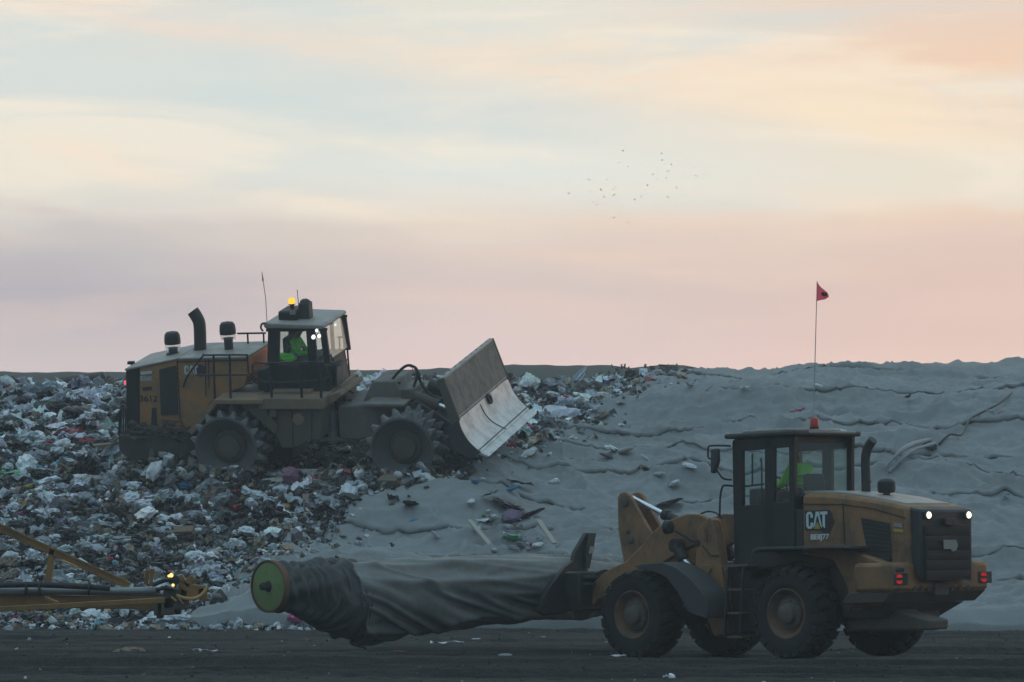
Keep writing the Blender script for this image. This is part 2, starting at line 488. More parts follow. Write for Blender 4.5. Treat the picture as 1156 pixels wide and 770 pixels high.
def slope0(x, y):
    x = np.asarray(x, float); y = np.asarray(y, float)
    z = np.interp(y - 75.0 - 0.4 * vn(x * .11, x * 0, 5), _tt, _zz)
    w = sstep(74, 84, y)
    z = z + w * (0.12 * sstep(3.5, 10, x) * sstep(88, 104, y) - 0.24 * sstep(94, 103, y) * (1 - sstep(1, 6, x)) - .14 * sstep(92, 100, y) * sstep(-5, -9, x) + 0.35 * vn(x * .13, y * .11, 3) + 0.16 * vn(x * .4, y * .33, 4))
    # the platform the compactor has rolled flat
    L = COMP.I; a = np.array(L)
    lx = a[0, 0] * x + a[0, 1] * y + a[0, 2] * z + a[0, 3]; ly = a[1, 0] * x + a[1, 1] * y + a[1, 2] * z + a[1, 3]
    m = np.array(COMP.M)
    # plane local z = -0.93  ->  world z at (x,y)
    nrm = m[:3, 2]; p0 = m[:3, :3] @ np.array([2.2, 0, -0.80]) + m[:3, 3]
    zp = p0[2] - (nrm[0] * (x - p0[0]) + nrm[1] * (y - p0[1])) / nrm[2]
    dx = np.maximum(np.abs(lx - 2.0) - 3.6, 0); dy = np.maximum(np.abs(ly) - 2.3, 0)
    wgt = 1 - sstep(0.0, 3.2, np.hypot(dx, dy))
    return z * (1 - wgt) + zp * wgt


def heap_h(x, y):
    """surface of the loose trash: lumps on the slope"""
    return slope0(x, y) + sstep(74.5, 77, y) * (0.34 * fbm(np.asarray(x) * .75, np.asarray(y) * .75, 21, 3) + 0.12 * vn(np.asarray(x) * 2.1, np.asarray(y) * 2.1, 25))


def ground_h(x, y):
    x = np.asarray(x, float); y = np.asarray(y, float)
    near = sstep(40, 49, y) * (1 - sstep(78, 90, y))
    z = -0.10 * sstep(59.3, 62.5, y) * (1 - sstep(66, 72, y))
    rut = 0.12 * fbm(x * .07 + y * .02, y * .9, 41, 2) + 0.13 * fbm(x * .13, y * 2.2, 43, 2) + 0.03 * fbm(x * 3.0, y * 3.6, 47, 3) * (1 + vn(x * .3, y * .8, 49))
    flatten = 1 - 0.8 * np.exp(-((x - 4.0) / 3.0) ** 2 - ((y - 61.3) / 1.6) ** 2)
    for yc, s_ in ((57.6, 1), (55.5, 2), (53.6, 3), (65.5, 4)):
        yl = y - yc - .35 * vn(x * .08, x * 0, 600 + s_) - .04 * x * (s_ == 2); wv = np.exp(-(yl / .30) ** 4)
        lug = np.where(np.sin((x + np.abs(yl) * 1.2) * 2 * PI / .26 + s_) > .1, 1.0, 0.0) * (vn(x * .5, y * .7, 620 + s_) > -.18)
        rut = rut - wv * (.065 - .06 * lug) + .085 * np.exp(-((np.abs(yl) - .42) / .10) ** 2)
    return z + near * rut * flatten


def ray_ground(px, py, fn=slope0, lo=70.0, hi=125.0):
    d = np.linspace(lo, hi, 2200); X = (px - CX) / FPX * d; Zr = EYE + (CY - py) / FPX * d
    h = fn(X, d); k = np.where(h >= Zr)[0]
    i = k[0] if len(k) else len(d) - 1
    return Vector((X[i], d[i], h[i]))


# --- ground sheet
xs = np.concatenate([[-3000, -1200, -400, -150, -60, -35, -22], np.arange(-13, 13.01, .06), [22, 35, 60, 150, 400, 1200, 3000]])
ys = np.concatenate([[-600, -200, -60, -10, 15, 30, 40, 46], np.arange(49, 81.01, .065), [86, 95, 120, 200, 500, 1500, 4000]])
GX, GY = np.meshgrid(xs, ys, indexing='ij')
me = np_mesh('ground', np.stack([GX.ravel(), GY.ravel(), ground_h(GX, GY).ravel()], 1), grid_faces(len(xs), len(ys)))
mg = bpy.data.materials.new('dark_soil'); t = nt(mg)
out = t.nodes.new('ShaderNodeOutputMaterial'); p = t.nodes.new('ShaderNodeBsdfPrincipled'); p.inputs['Roughness'].default_value = .95
n1 = noise(t, .55, 8, .7, stretch=(.12, 1, 1)); n2 = noise(t, 5, 6, .75, stretch=(.5, 1, 1), w=4); n3 = noise(t, 30, 4, .7, w=9)
c = ramp(t, n1, [(.3, (.0085, .0084, .0078)), (.5, (.0135, .0134, .0122)), (.68, (.040, .040, .036))])
c = mixc(t, ramp(t, n2, [(.42, g(0)), (.75, g(.8))]), c, (.038, .038, .034))
c = mixc(t, 1.0, c, ramp(t, n3, [(.3, g(.40)), (.7, g(1.75))]), 'MULTIPLY')
t.links.new(c, p.inputs['Base Color'])
b = t.nodes.new('ShaderNodeBump'); b.inputs['Strength'].default_value = 1.0; b.inputs['Distance'].default_value = .06
t.links.new(mathn(t, 'ADD', n2, mathn(t, 'MULTIPLY', n3, .5)), b.inputs['Height']); t.links.new(b.outputs[0], p.inputs['Normal'])
t.links.new(p.outputs[0], out.inputs[0])
o = link_mesh('ground', me, mg); tag(o, 'dark rutted bare soil in the foreground', 'ground', kind='structure')

# --- far hill line with real depth
pxs = np.arange(-500, 1700, 12.0); D = 215.0
sky = np.interp(pxs, [-500, 0, 130, 260, 400, 540, 560, 600, 640, 690, 715, 740, 770, 800, 1000, 1156, 1700],
                [420, 419.5, 420.5, 419, 418, 415, 413, 411.5, 413, 412.5, 415, 411.5, 412, 418, 416, 415, 418]) + 1.6 * vn(pxs * .06, pxs * 0, 3) + 1.0 * vn(pxs * .2, pxs * 0, 8)
prof = [(-60, 0.0), (-30, .45), (-12, .82), (-4, .96), (0, 1.0), (8, .97), (20, .7), (45, 0.0)]
V = []
for a, s_ in zip(pxs, sky):
    x = (a - CX) / FPX * D; h = EYE + (CY - s_) / FPX * D
    for q, f in prof: V.append((x, D + q, -1 + (h + 1) * f + (0.25 * float(vn(x * .4, q * .2, 4)) if 0 < f < 1 else 0)))
me = np_mesh('far_hill', np.array(V), grid_faces(len(pxs), len(prof)))
mh = paint('far_scrub', (.028, .036, .028), (.055, .05, .04), .5, .95, scale=.08, bump=0, streak=False)
o = link_mesh('far_hill', me, mh); tag(o, 'low dark hills along the horizon behind the trash', 'hill', kind='structure')

# --- scrubby bushes on the skyline
def leaf_clump(name, n, w, h, seed):
    r = np.random.default_rng(seed); V = []; F = []
    for i in range(n):
        a = r.uniform(0, 2 * PI); rr = math.sqrt(r.uniform()) * w / 2; hh = h * (1 - (2 * rr / w) ** 2) * r.uniform(.1, 1.05)
        c = np.array([rr * math.cos(a), rr * math.sin(a), hh]); s_ = r.uniform(.12, .3) * min(1, h / 2)
        u = r.normal(size=3); u /= np.linalg.norm(u); v = np.cross(u, r.normal(size=3)); v /= np.linalg.norm(v)
        k = len(V); V += [c - u * s_ - v * s_ * .4, c + u * s_ - v * s_ * .4, c + u * s_ + v * s_ * .4, c - u * s_ + v * s_ * .4]; F.append((k, k + 1, k + 2, k + 3))
    return np_mesh(name, np.array(V), np.array(F), False)
mleaf = paint('bush_leaf', (.03, .042, .028), (.05, .05, .035), .4, .9, scale=1, bump=0, streak=False)
_bush = [(700, 412, 4.0, 1.2, 'low rounded dark bush left of the skyline shrubs'), (741, 411, 5.0, 1.9, 'widest dark bush on the skyline above the tarp edge'),
         (757, 410, 1.6, 2.3, 'thin upright dark shrub standing on the skyline'), (771, 411, 3.0, 1.6, 'rounded dark bush right of the thin skyline shrub')]
for i, (a, b_, w, h, lab) in enumerate(_bush):
    d = 205.0; base = W(a, b_, d)
    o = link_mesh('bush', leaf_clump('bush', 260, w, h, 50 + i), mleaf); o.location = (base.x, d, base.z - h)
    tag(o, lab, 'bush', 'bushes on the skyline')
    st = MB(); st.tube([(0, 0, -8), (0, 0, -1), (.1, 0, h * .5)], [.25, .12, .04], 6); st.build('stem', M_['wood'], o)

# ================================================================== tarp
edge_px = [(786, 409), (752, 424), (700, 451), (655, 475), (625, 497), (590, 515), (548, 533), (500, 552), (442, 571), (392, 592), (342, 618), (298, 640), (258, 664), (236, 684), (205, 703)]
edge_w = sorted([ray_ground(a, b_) for a, b_ in edge_px], key=lambda v: v.y)
_ey = np.array([-10] + [v.y for v in edge_w] + [edge_w[-1].y + 8]); _ex = np.array([edge_w[0].x - .3] + [v.x for v in edge_w] + [edge_w[-1].x + 3.0])


def tarp_edge(y):
    y = np.asarray(y, float); return np.interp(y, _ey, _ex) + .5 * vn(y * .45, y * 0, 77) + .25 * vn(y * 1.7, y * 0, 78)


# --- the mound under tarp and trash
xs = np.concatenate([np.arange(-90, -20, 3.0), np.arange(-20, 22.01, .2), np.arange(24, 93, 3.0)])
ys = np.concatenate([np.arange(72, 114.01, .2), np.arange(115, 150, 2.0), np.arange(155, 330, 12.0)])
GX, GY = np.meshgrid(xs, ys, indexing='ij')
me = np_mesh('slope', np.stack([GX.ravel(), GY.ravel(), (np.where(GX > tarp_edge(GY) + .25, slope0(GX, GY) - .45, heap_h(GX, GY) - .10) - .15 * (GY < 75)).ravel()], 1), grid_faces(len(xs), len(ys)))
ms = bpy.data.materials.new('trash_soil'); t = nt(ms)
out = t.nodes.new('ShaderNodeOutputMaterial'); p = t.nodes.new('ShaderNodeBsdfPrincipled'); p.inputs['Roughness'].default_value = .95
n1 = noise(t, 1.3, 6, .7); n2 = noise(t, 9, 5, .8, w=3)
c = ramp(t, n1, [(.35, (.022, .021, .02)), (.65, (.07, .065, .06))])
c = mixc(t, ramp(t, n2, [(.55, g(0)), (.7, g(1))]), c, (.22, .23, .235)); t.links.new(c, p.inputs['Base Color'])
b = t.nodes.new('ShaderNodeBump'); b.inputs['Strength'].default_value = 1; b.inputs['Distance'].default_value = .1
t.links.new(n2, b.inputs['Height']); t.links.new(b.outputs[0], p.inputs['Normal']); t.links.new(p.outputs[0], out.inputs[0])
o = link_mesh('slope', me, ms); tag(o, 'long sloping bank of packed waste under the trash and the tarp', 'slope', kind='structure')

seam_px = [412, 437, 463, 491, 519, 547, 574, 603, 636, 668]
seam_y = [ray_ground(700, b_).y for b_ in seam_px]          # far to near
print('seams', [round(v, 1) for v in seam_y])


def seam(k, x):
    x = np.asarray(x, float)
    return seam_y[k] + .75 * vn(x * .16, x * 0, 300 + k) + .42 * vn(x * .55, x * 0, 330 + k) + .12 * vn(x * 1.7, x * 0, 360 + k)


def tarp_base(x, y):
    x = np.asarray(x, float); y = np.asarray(y, float)
    h = slope0(x, y)
    warp = 1.2 * vn(x * .35, y * .4, 90)
    b1 = fbm((x + warp) * .30, y * .62, 91, 2) * .50
    r = 1 - np.abs(2 * vn((x + warp * .6) * .5 + .12 * y, y * .95, 95)); b2 = (r ** 2 - .45) * .24
    q = 1 - np.abs(2 * vn(x * 1.5 + warp, y * 2.3 + warp, 99)); b3 = (q ** 3) * .095
    q2 = 1 - np.abs(2 * vn(x * 2.2 - y * .9 + warp, y * 3.0 + x * .5, 103)); q3 = 1 - np.abs(2 * vn(x * 3.6 + y * 1.6, y * 4.2 - x * .8 + warp, 107))
    b4 = .075 * q2 ** 4 + .05 * q3 ** 4 + .03 * vn(x * 4.0, y * 5.5, 101)
    w = sstep(73, 77, y)
    top_ = 1 - .72 * sstep(96, 104, y)
    return h + .12 - .10 * sstep(98, 105, y) + w * (b1 + top_ * (b2 + b3) + b4)


mt = bpy.data.materials.new('grey_tarp_cloth'); t = nt(mt)
out = t.nodes.new('ShaderNodeOutputMaterial'); p = t.nodes.new('ShaderNodeBsdfPrincipled'); p.inputs['Roughness'].default_value = .72
n1 = noise(t, .35, 6, .65, stretch=(.6, 1, 1)); n2 = noise(t, 3.2, 6, .75, w=5); n3 = noise(t, 45, 3, .6, w=2)
c = ramp(t, n1, [(.32, (.175, .186, .187)), (.55, (.228, .241, .244)), (.72, (.272, .285, .29))])
c = mixc(t, ramp(t, n2, [(.52, g(0)), (.78, g(.55))]), c, (.135, .125, .11))
c = mixc(t, 1.0, c, ramp(t, n3, [(.25, g(.86)), (.75, g(1.14))]), 'MULTIPLY')
t.links.new(c, p.inputs['Base Color'])
b = t.nodes.new('ShaderNodeBump'); b.inputs['Strength'].default_value = .35; b.inputs['Distance'].default_value = .05
t.links.new(n2, b.inputs['Height']); t.links.new(b.outputs[0], p.inputs['Normal']); t.links.new(p.outputs[0], out.inputs[0])
M_['tarp'] = mt

tarp = empty('tarp', None, 'huge grey tarp in overlapping strips covering the right side of the slope', 'tarp')
NU = 430
for k in range(len(seam_y)):
    last = (k == len(seam_y) - 1)
    u = np.linspace(0, 1, NU)
    # lower edge y0(x) , upper edge y1(x); x from the left tarp edge to the right
    xl = tarp_edge(seam_y[k]); xr = 21.0
    X0 = xl + (xr - xl) * u
    y_hi = seam(k - 1, X0) + .55 if k > 0 else X0 * 0 + seam_y[0] + 9.0
    y_lo = seam(k, X0) - .10
    nv = 44
    v = np.linspace(0, 1, nv)
    Y = y_lo[:, None] + (y_hi - y_lo)[:, None] * v[None, :]
    # follow the slanting left edge row by row
    el = tarp_edge(Y); f = (1 - u)[:, None]
    X = X0[:, None] + (el - xl) * f ** 3
    Z = tarp_base(X, Y)
    dl = Y - y_lo[:, None]; dh = y_hi[:, None] - Y
    lift = .38 + .85 * sstep(-.22, .30, vn(X0 * .28, X0 * 0, 520 + k) + .35 * vn(X0 * 1.1, X0 * 0, 524 + k)); puff = .085 * lift * (1 + .6 * vn(X0 * .9, X0 * 0, 500 + k))
    Z = Z + (.03 + puff[:, None] * np.exp(-((dl - .16) / .50) ** 2)) - .10 * np.exp(-dh / .3) * (k > 0)
    # tuck the lower hem under: two extra rows
    hem1 = np.stack([X[:, 0], Y[:, 0] + .01, Z[:, 0] - .012 - .065 * lift - .02 * vn(X0 * 1.3, X0 * 0, 540 + k)], 1); hem2 = np.stack([X[:, 0], Y[:, 0] + .22, Z[:, 0] - .13], 1)
    P = np.concatenate([hem2[:, None], hem1[:, None], np.stack([X, Y, Z], 2)], 1)
    # left hem droops on the trash
    P[0:3, :, 2] -= np.array([.16, .06, .01])[:, None]
    o = link_mesh('tarp_strip', np_mesh('tarp_strip', P.reshape(-1, 3), grid_faces(NU, nv + 2)), mt, tarp)
# bottom strip that reaches the ground
xl = float(tarp_edge(76.0)); u = np.linspace(0, 1, NU); X0 = xl + (21.0 - xl) * u
y_hi = seam(len(seam_y) - 1, X0) + .55; y_lo = 73.6 + .5 * vn(X0 * .35, X0 * 0, 71) + .15 * vn(X0 * 1.4, X0 * 0, 72) + 1.2 * sstep(8, -6, X0)
v = np.linspace(0, 1, 60); Y = y_lo[:, None] + (y_hi - y_lo)[:, None] * v[None, :]
X = X0[:, None] + (tarp_edge(Y) - xl) * ((1 - u)[:, None]) ** 3
bulge = .55 * np.exp(-((Y - y_lo[:, None] - .75) / .62) ** 2) * (1 + .9 * vn(X0 * .3, X0 * 0, 74))[:, None]
fold_ = 1 - np.abs(2 * vn(X * .9 + Y * .8, Y * .55 - X * .25, 76)); bulge = bulge + (.22 + .30 * sstep(4, 1, X)) * fold_ ** 2 * np.exp(-((Y - y_lo[:, None] - 1.6) / 2.2) ** 2) + .045 * sstep(5, 1, X) * (1 - np.abs(2 * vn(X * 2.3 + Y * 2.0, Y * 1.1, 79))) ** 2 * np.exp(-((Y - y_lo[:, None] - 1.6) / 2.4) ** 2)
bulge = bulge * sstep(-.01, .05, u)[:, None]
Z = tarp_base(X, Y) + .03 + bulge - .1 * np.exp(-(y_hi[:, None] - Y) / .3)
h1 = np.stack([X[:, 0], Y[:, 0] - .02, ground_h(X[:, 0], Y[:, 0]) - .15], 1)
P = np.concatenate([h1[:, None], np.stack([X, Y, Z], 2)], 1)
link_mesh('tarp_strip', np_mesh('tarp_strip', P.reshape(-1, 3), grid_faces(NU, 61)), mt, tarp)


def tarp_top(x, y):
    return tarp_base(x, y) + .10


# ================================================================== trash
def ico(sub):
    import bmesh
    bm = bmesh.new(); bmesh.ops.create_icosphere(bm, subdivisions=sub, radius=1)
    V = np.array([v.co for v in bm.verts]); F = np.array([[v.index for v in f.verts] for f in bm.faces]); bm.free(); return V, F


def crumple(V, r, amp, fr):
    D_ = V.copy()
    for i in range(5):
        a = r.normal(size=3) * fr * (1.5 ** i); ph = r.uniform(0, 6.28)
        d = np.abs(np.sin(V @ a + ph)) - .6
        D_ = D_ + V * (d * amp / (1.35 ** i))[:, None]
    return D_ + r.normal(size=V.shape) * amp * .18


ICO3 = ico(3); ICO2 = ico(2)
TPL = []          # (verts, tris) unit-size scraps: 0-9 bags, 10-19 sheets, 20-23 boxes, 24.. sticks
for i in range(10):
    r = np.random.default_rng(100 + i); V, F = ICO2
    V = crumple(V, r, .36, 2.6); V = V * np.array([1, r.uniform(.6, .9), r.uniform(.35, .6)]); TPL.append((V * .5, F))
for i in range(10):
    r = np.random.default_rng(200 + i); n = 9
    a = np.linspace(-1, 1, n); A, B = np.meshgrid(a, a, indexing='ij'); Z = np.zeros_like(A)
    for q in range(6):
        d = r.normal(size=2) * (1.2 + q * .8); Z += np.abs(np.sin(A * d[0] + B * d[1] + r.uniform(0, 6))) * .34 / (1 + q * .35)
    A2 = A * (.75 + .25 * np.cos(B * r.uniform(1, 3) + r.uniform(0, 6))) + r.normal(size=A.shape) * .06; B2 = B * (.7 + .3 * np.sin(A * r.uniform(1, 3) + r.uniform(0, 6))) + r.normal(size=A.shape) * .06
    Q = grid_faces(n, n); F = np.concatenate([Q[:, [0, 1, 2]], Q[:, [0, 2, 3]]])
    TPL.append((np.stack([A2.ravel(), B2.ravel() * .7, Z.ravel() - .5], 1) * .5, F))
for i in range(4):
    r = np.random.default_rng(300 + i)
    V = np.array([(x, y, z) for x in (-1, 1) for y in (-1, 1) for z in (-1, 1)], float) * np.array([1, .7, [.12, .4, .05, .6][i]]) + r.normal(size=(8, 3)) * .10
    F = np.array([(0, 1, 3), (0, 3, 2), (4, 6, 7), (4, 7, 5), (0, 4, 5), (0, 5, 1), (2, 3, 7), (2, 7, 6), (0, 2, 6), (0, 6, 4), (1, 5, 7), (1, 7, 3)]); TPL.append((V * .5, F))
for i in range(2):
    V = np.array([(x, y, z) for x in (-1, 1) for y in (-1, 1) for z in (-1, 1)], float) * np.array([1, .09, .05])
    TPL.append((V * .5, TPL[20][1]))

PAL = [((.84, .86, .88), 12), ((.54, .59, .63), 12), ((.36, .41, .45), 14), ((.24, .26, .275), 9), ((.13, .13, .13), 10), ((.045, .044, .045), 15), ((.016, .017, .018), 12), ((.11, .085, .062), 13),
       ((.25, .20, .15), 7), ((.36, .30, .23), 3), ((.07, .14, .25), 1.2), ((.12, .30, .36), 1.1), ((.10, .22, .16), 1.0), ((.34, .07, .085), 1.1), ((.33, .15, .23), .8), ((.36, .23, .10), .7), ((.34, .30, .14), .3), ((.16, .14, .21), .2)]
_pc = np.array([c for c, w in PAL]); _pw = np.array([w for c, w in PAL], float); _pw /= _pw.sum()


def rotmats(n, r, tilt):
    a = r.uniform(0, 2 * PI, n); b_ = r.normal(0, tilt, n); c_ = r.normal(0, tilt, n)
    ca, sa, cb, sb, cc, sc = np.cos(a), np.sin(a), np.cos(b_), np.sin(b_), np.cos(c_), np.sin(c_)
    R = np.empty((n, 3, 3))
    R[:, 0, 0] = ca * cb; R[:, 0, 1] = ca * sb * sc - sa * cc; R[:, 0, 2] = ca * sb * cc + sa * sc
    R[:, 1, 0] = sa * cb; R[:, 1, 1] = sa * sb * sc + ca * cc; R[:, 1, 2] = sa * sb * cc - ca * sc
    R[:, 2, 0] = -sb; R[:, 2, 1] = cb * sc; R[:, 2, 2] = cb * cc
    return R


def scatter_mesh(name, pos, size, tpl, col, r, tilt=.5):
    Vs = []; Fs = []; Cs = []; n0 = 0
    R = rotmats(len(pos), r, tilt)
    for k in range(len(TPL)):
        idx = np.where(tpl == k)[0]
        if not len(idx): continue
        V, F = TPL[k]
        an = np.exp(r.normal(0, .22, (len(idx), 1, 3)))
        P = np.einsum('nij,nvj->nvi', R[idx], V[None] * an) * size[idx][:, None, None] + pos[idx][:, None, :]
        Vs.append(P.reshape(-1, 3)); nv = len(V)
        Fs.append((F[None] + (np.arange(len(idx)) * nv)[:, None, None]).reshape(-1, 3) + n0); n0 += nv * len(idx)
        Cs.append(np.repeat(col[idx], nv, axis=0))
    me = np_mesh(name, np.concatenate(Vs), np.concatenate(Fs), False)
    ca = me.color_attributes.new('tint', 'FLOAT_COLOR', 'POINT'); cc = np.concatenate(Cs); cc = np.concatenate([cc, np.ones((len(cc), 1))], 1)
    ca.data.foreach_set('color', cc.astype(np.float32).ravel()); return me


def scrap_mat(name, col=None, rough=.42, dirt=.32, trans=0.0):
    m = bpy.data.materials.new(name); t = nt(m); out = t.nodes.new('ShaderNodeOutputMaterial'); p = t.nodes.new('ShaderNodeBsdfPrincipled')
    if col is None:
        a = t.nodes.new('ShaderNodeAttribute'); a.attribute_name = 'tint'; base = a.outputs['Color']
    else: base = col
    n1 = noise(t, 3.5, 5, .7); n2 = noise(t, 16, 4, .7, w=5)
    c = mixc(t, ramp(t, n1, [(.45, g(0)), (.75, g(dirt))]), base, (.10, .09, .08))
    c = mixc(t, 1.0, c, ramp(t, n2, [(.3, g(.72)), (.7, g(1.22))]), 'MULTIPLY')
    t.links.new(c, p.inputs['Base Color']); p.inputs['Roughness'].default_value = rough
    b = t.nodes.new('ShaderNodeBump'); b.inputs['Strength'].default_value = .5; b.inputs['Distance'].default_value = .04
    t.links.new(n2, b.inputs['Height']); t.links.new(b.outputs[0], p.inputs['Normal'])
    t.links.new(p.outputs[0], out.inputs[0]); return m


for i in range(8):      # 26-33 finely crumpled bags for the larger pieces
    r = np.random.default_rng(400 + i); V, F = ICO3; V = crumple(V, r, .42, 2.2); V = V * np.array([1, r.uniform(.6, .9), r.uniform(.3, .55)]); TPL.append((V * .5, F))
mscrap = scrap_mat('mixed_scrap')
r = np.random.default_rng(5)
n = 72000
X = r.uniform(-17.5, 9, n); Y = 75.2 + 36.0 * r.uniform(0, 1, n) ** .92
keep = (X < tarp_edge(Y) + .25 + .3 * r.normal(size=n)) & (np.abs(X) < Y * .15 + .8)
lx = np.array(COMP.I)[0, 0] * X + np.array(COMP.I)[0, 1] * Y + np.array(COMP.I)[0, 2] * slope0(X, Y) + COMP.I[0][3]
ly = np.array(COMP.I)[1, 0] * X + np.array(COMP.I)[1, 1] * Y + np.array(COMP.I)[1, 2] * slope0(X, Y) + COMP.I[1][3]
under = (lx > -2.8) & (lx < 6.2) & (np.abs(ly) < 2.1)
keep &= ~(under & (r.uniform(size=n) < .6))
X = X[keep]; Y = Y[keep]; under = under[keep]; n = len(X)
size = np.exp(r.normal(math.log(.16), .58, n)); size = np.clip(size, .05, .85) * (0.72 + .33 * sstep(78, 96, Y)); size[under] = np.clip(size[under], .06, .28)
tpl = np.where(r.uniform(size=n) < .46, r.integers(0, 10, n), np.where(r.uniform(size=n) < .78, r.integers(10, 20, n), r.integers(20, 26, n)))
big = size > .30; tpl[big & (tpl >= 20)] = r.integers(10, 20, int((big & (tpl >= 20)).sum())); bg = big & (tpl < 10); tpl[bg] = r.integers(26, 34, int(bg.sum()))
ci = r.choice(len(_pw), n, p=_pw)
patch = fbm(X * .45, Y * .45, 61, 3)                    # patches of dark bags, patches of pale film
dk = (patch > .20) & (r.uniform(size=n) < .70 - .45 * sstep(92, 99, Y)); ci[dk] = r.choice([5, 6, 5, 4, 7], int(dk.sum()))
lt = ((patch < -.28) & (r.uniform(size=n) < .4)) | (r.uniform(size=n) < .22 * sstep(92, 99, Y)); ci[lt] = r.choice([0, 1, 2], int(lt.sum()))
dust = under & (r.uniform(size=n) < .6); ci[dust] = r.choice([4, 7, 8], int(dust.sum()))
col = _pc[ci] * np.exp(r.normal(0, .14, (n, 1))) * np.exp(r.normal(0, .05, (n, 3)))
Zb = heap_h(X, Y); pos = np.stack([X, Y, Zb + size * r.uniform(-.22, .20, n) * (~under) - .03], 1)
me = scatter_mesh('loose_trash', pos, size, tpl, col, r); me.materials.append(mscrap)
o = link_mesh('loose_trash', me); tag(o, 'mass of mixed crushed trash covering the open part of the slope', 'trash', kind='stuff')
print('scraps', n)

# scraps that have blown or slid over the hem of the tarp
n = 650
Y = 75.5 + 32 * r.uniform(0, 1, n); X = tarp_edge(Y) + r.exponential(.38, n); size = np.clip(np.exp(r.normal(math.log(.13), .5, n)), .05, .4)
me = scatter_mesh('edge_litter', np.stack([X, Y, tarp_base(X, Y) + .05 + size * .12], 1), size, r.integers(0, 24, n), _pc[r.choice(len(_pw), n, p=_pw)], r); me.materials.append(mscrap)
o = link_mesh('edge_litter', me); tag(o, 'small litter spilled over the left hem of the tarp', 'litter', kind='stuff')
# rubbish pushed up against the compactor
n = 900
lx_ = np.concatenate([r.uniform(-2.9, -.7, 420), r.uniform(-2.9, 6.3, 480)]); ly_ = np.concatenate([r.uniform(-1.9, -1.28, 420), r.uniform(-2.7, -1.9, 480)])
lz_ = np.concatenate([-.82 + .55 * r.uniform(0, 1, 420) ** 2.2 * np.clip((ly_[:420] + 1.95) / .6, .25, 1), -.80 + .40 * r.uniform(0, 1, 480) ** 1.5 * np.clip((-ly_[420:] - 1.9) / .2, .3, 1)])
m4 = np.array(COMP.M); P_ = np.stack([lx_, ly_, lz_], 1) @ m4[:3, :3].T + m4[:3, 3]
size = np.clip(np.exp(r.normal(math.log(.18), .5, n)), .06, .5)
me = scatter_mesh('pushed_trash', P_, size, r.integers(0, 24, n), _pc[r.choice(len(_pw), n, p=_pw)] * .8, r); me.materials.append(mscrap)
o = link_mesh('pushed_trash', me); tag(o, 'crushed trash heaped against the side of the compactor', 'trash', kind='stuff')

# foot of the heap and thin litter strip along the soil
n = 900
X = r.uniform(-11.5, -1.2, n); Y = 75.3 + r.normal(0, .55, n) - .5; size = np.clip(np.exp(r.normal(math.log(.15), .5, n)), .05, .45)
tpl = r.integers(0, 24, n); ci = r.choice(len(_pw), n, p=_pw); col = _pc[ci]
me = scatter_mesh('litter_strip', np.stack([X, Y, np.maximum(ground_h(X, Y), slope0(X, Y)) + size * .12], 1), size, tpl, col, r); me.materials.append(mscrap)
o = link_mesh('litter_strip', me); tag(o, 'thin scatter of small litter along the foot of the trash slope', 'litter', kind='stuff')

# clods on the soil
n = 8000
X = r.uniform(-12, 13, n); Y = 50.5 + 25 * r.uniform(0, 1, n); size = np.clip(np.exp(r.normal(math.log(.025), .5, n)), .010, .07)
col = np.repeat(np.array([[.019, .0188, .017]]), n, 0) * np.exp(r.normal(0, .55, (n, 1)))
me = scatter_mesh('soil_clods', np.stack([X, Y, ground_h(X, Y) - size * .10], 1), size, r.integers(0, 10, n), col, r)
me.materials.append(scrap_mat('soil_clod', None, .95, .2)); o = link_mesh('soil_clods', me); tag(o, 'loose clods and crumbs strewn over the dark soil', 'soil', kind='stuff')
n = 420
X = r.uniform(-11, 12, n); Y = 51 + 24 * r.uniform(0, 1, n) ** .8; size = np.clip(np.exp(r.normal(math.log(.05), .5, n)), .02, .16); ci = r.choice(len(_pw), n, p=_pw)
me = scatter_mesh('litter_bits', np.stack([X, Y, ground_h(X, Y) + size * .1], 1), size, r.integers(0, 20, n), _pc[ci], r); me.materials.append(mscrap)
o = link_mesh('litter_bits', me); tag(o, 'tiny scraps of litter dotted over the dark soil', 'litter', kind='stuff')

# --- individual pieces
TM = {}
def tpl_mesh(k, mat, hi=False):
    key = (k, mat.name)
    if key not in TM:
        V, F = TPL[k]
        if hi and k < 10:
            rr = np.random.default_rng(900 + k); V, F = ICO3; V = crumple(V, rr, .30, 2.8) * np.array([.5, .38, .25])
        me = np_mesh('piece', V, F, False); me.materials.append(mat); TM[key] = me
    return TM[key]


def piece(name, label, cat, pos, size, k, mat, group=None, rot=None, stretch=(1, 1, 1)):
    o = bpy.data.objects.new(name, tpl_mesh(k, mat, True)); C.objects.link(o)
    o.location = pos; o.scale = (size * stretch[0], size * stretch[1], size * stretch[2])
    o.rotation_euler = rot or (random.gauss(0, .3), random.gauss(0, .3), random.uniform(0, 6.28))
    return tag(o, label, cat, group)


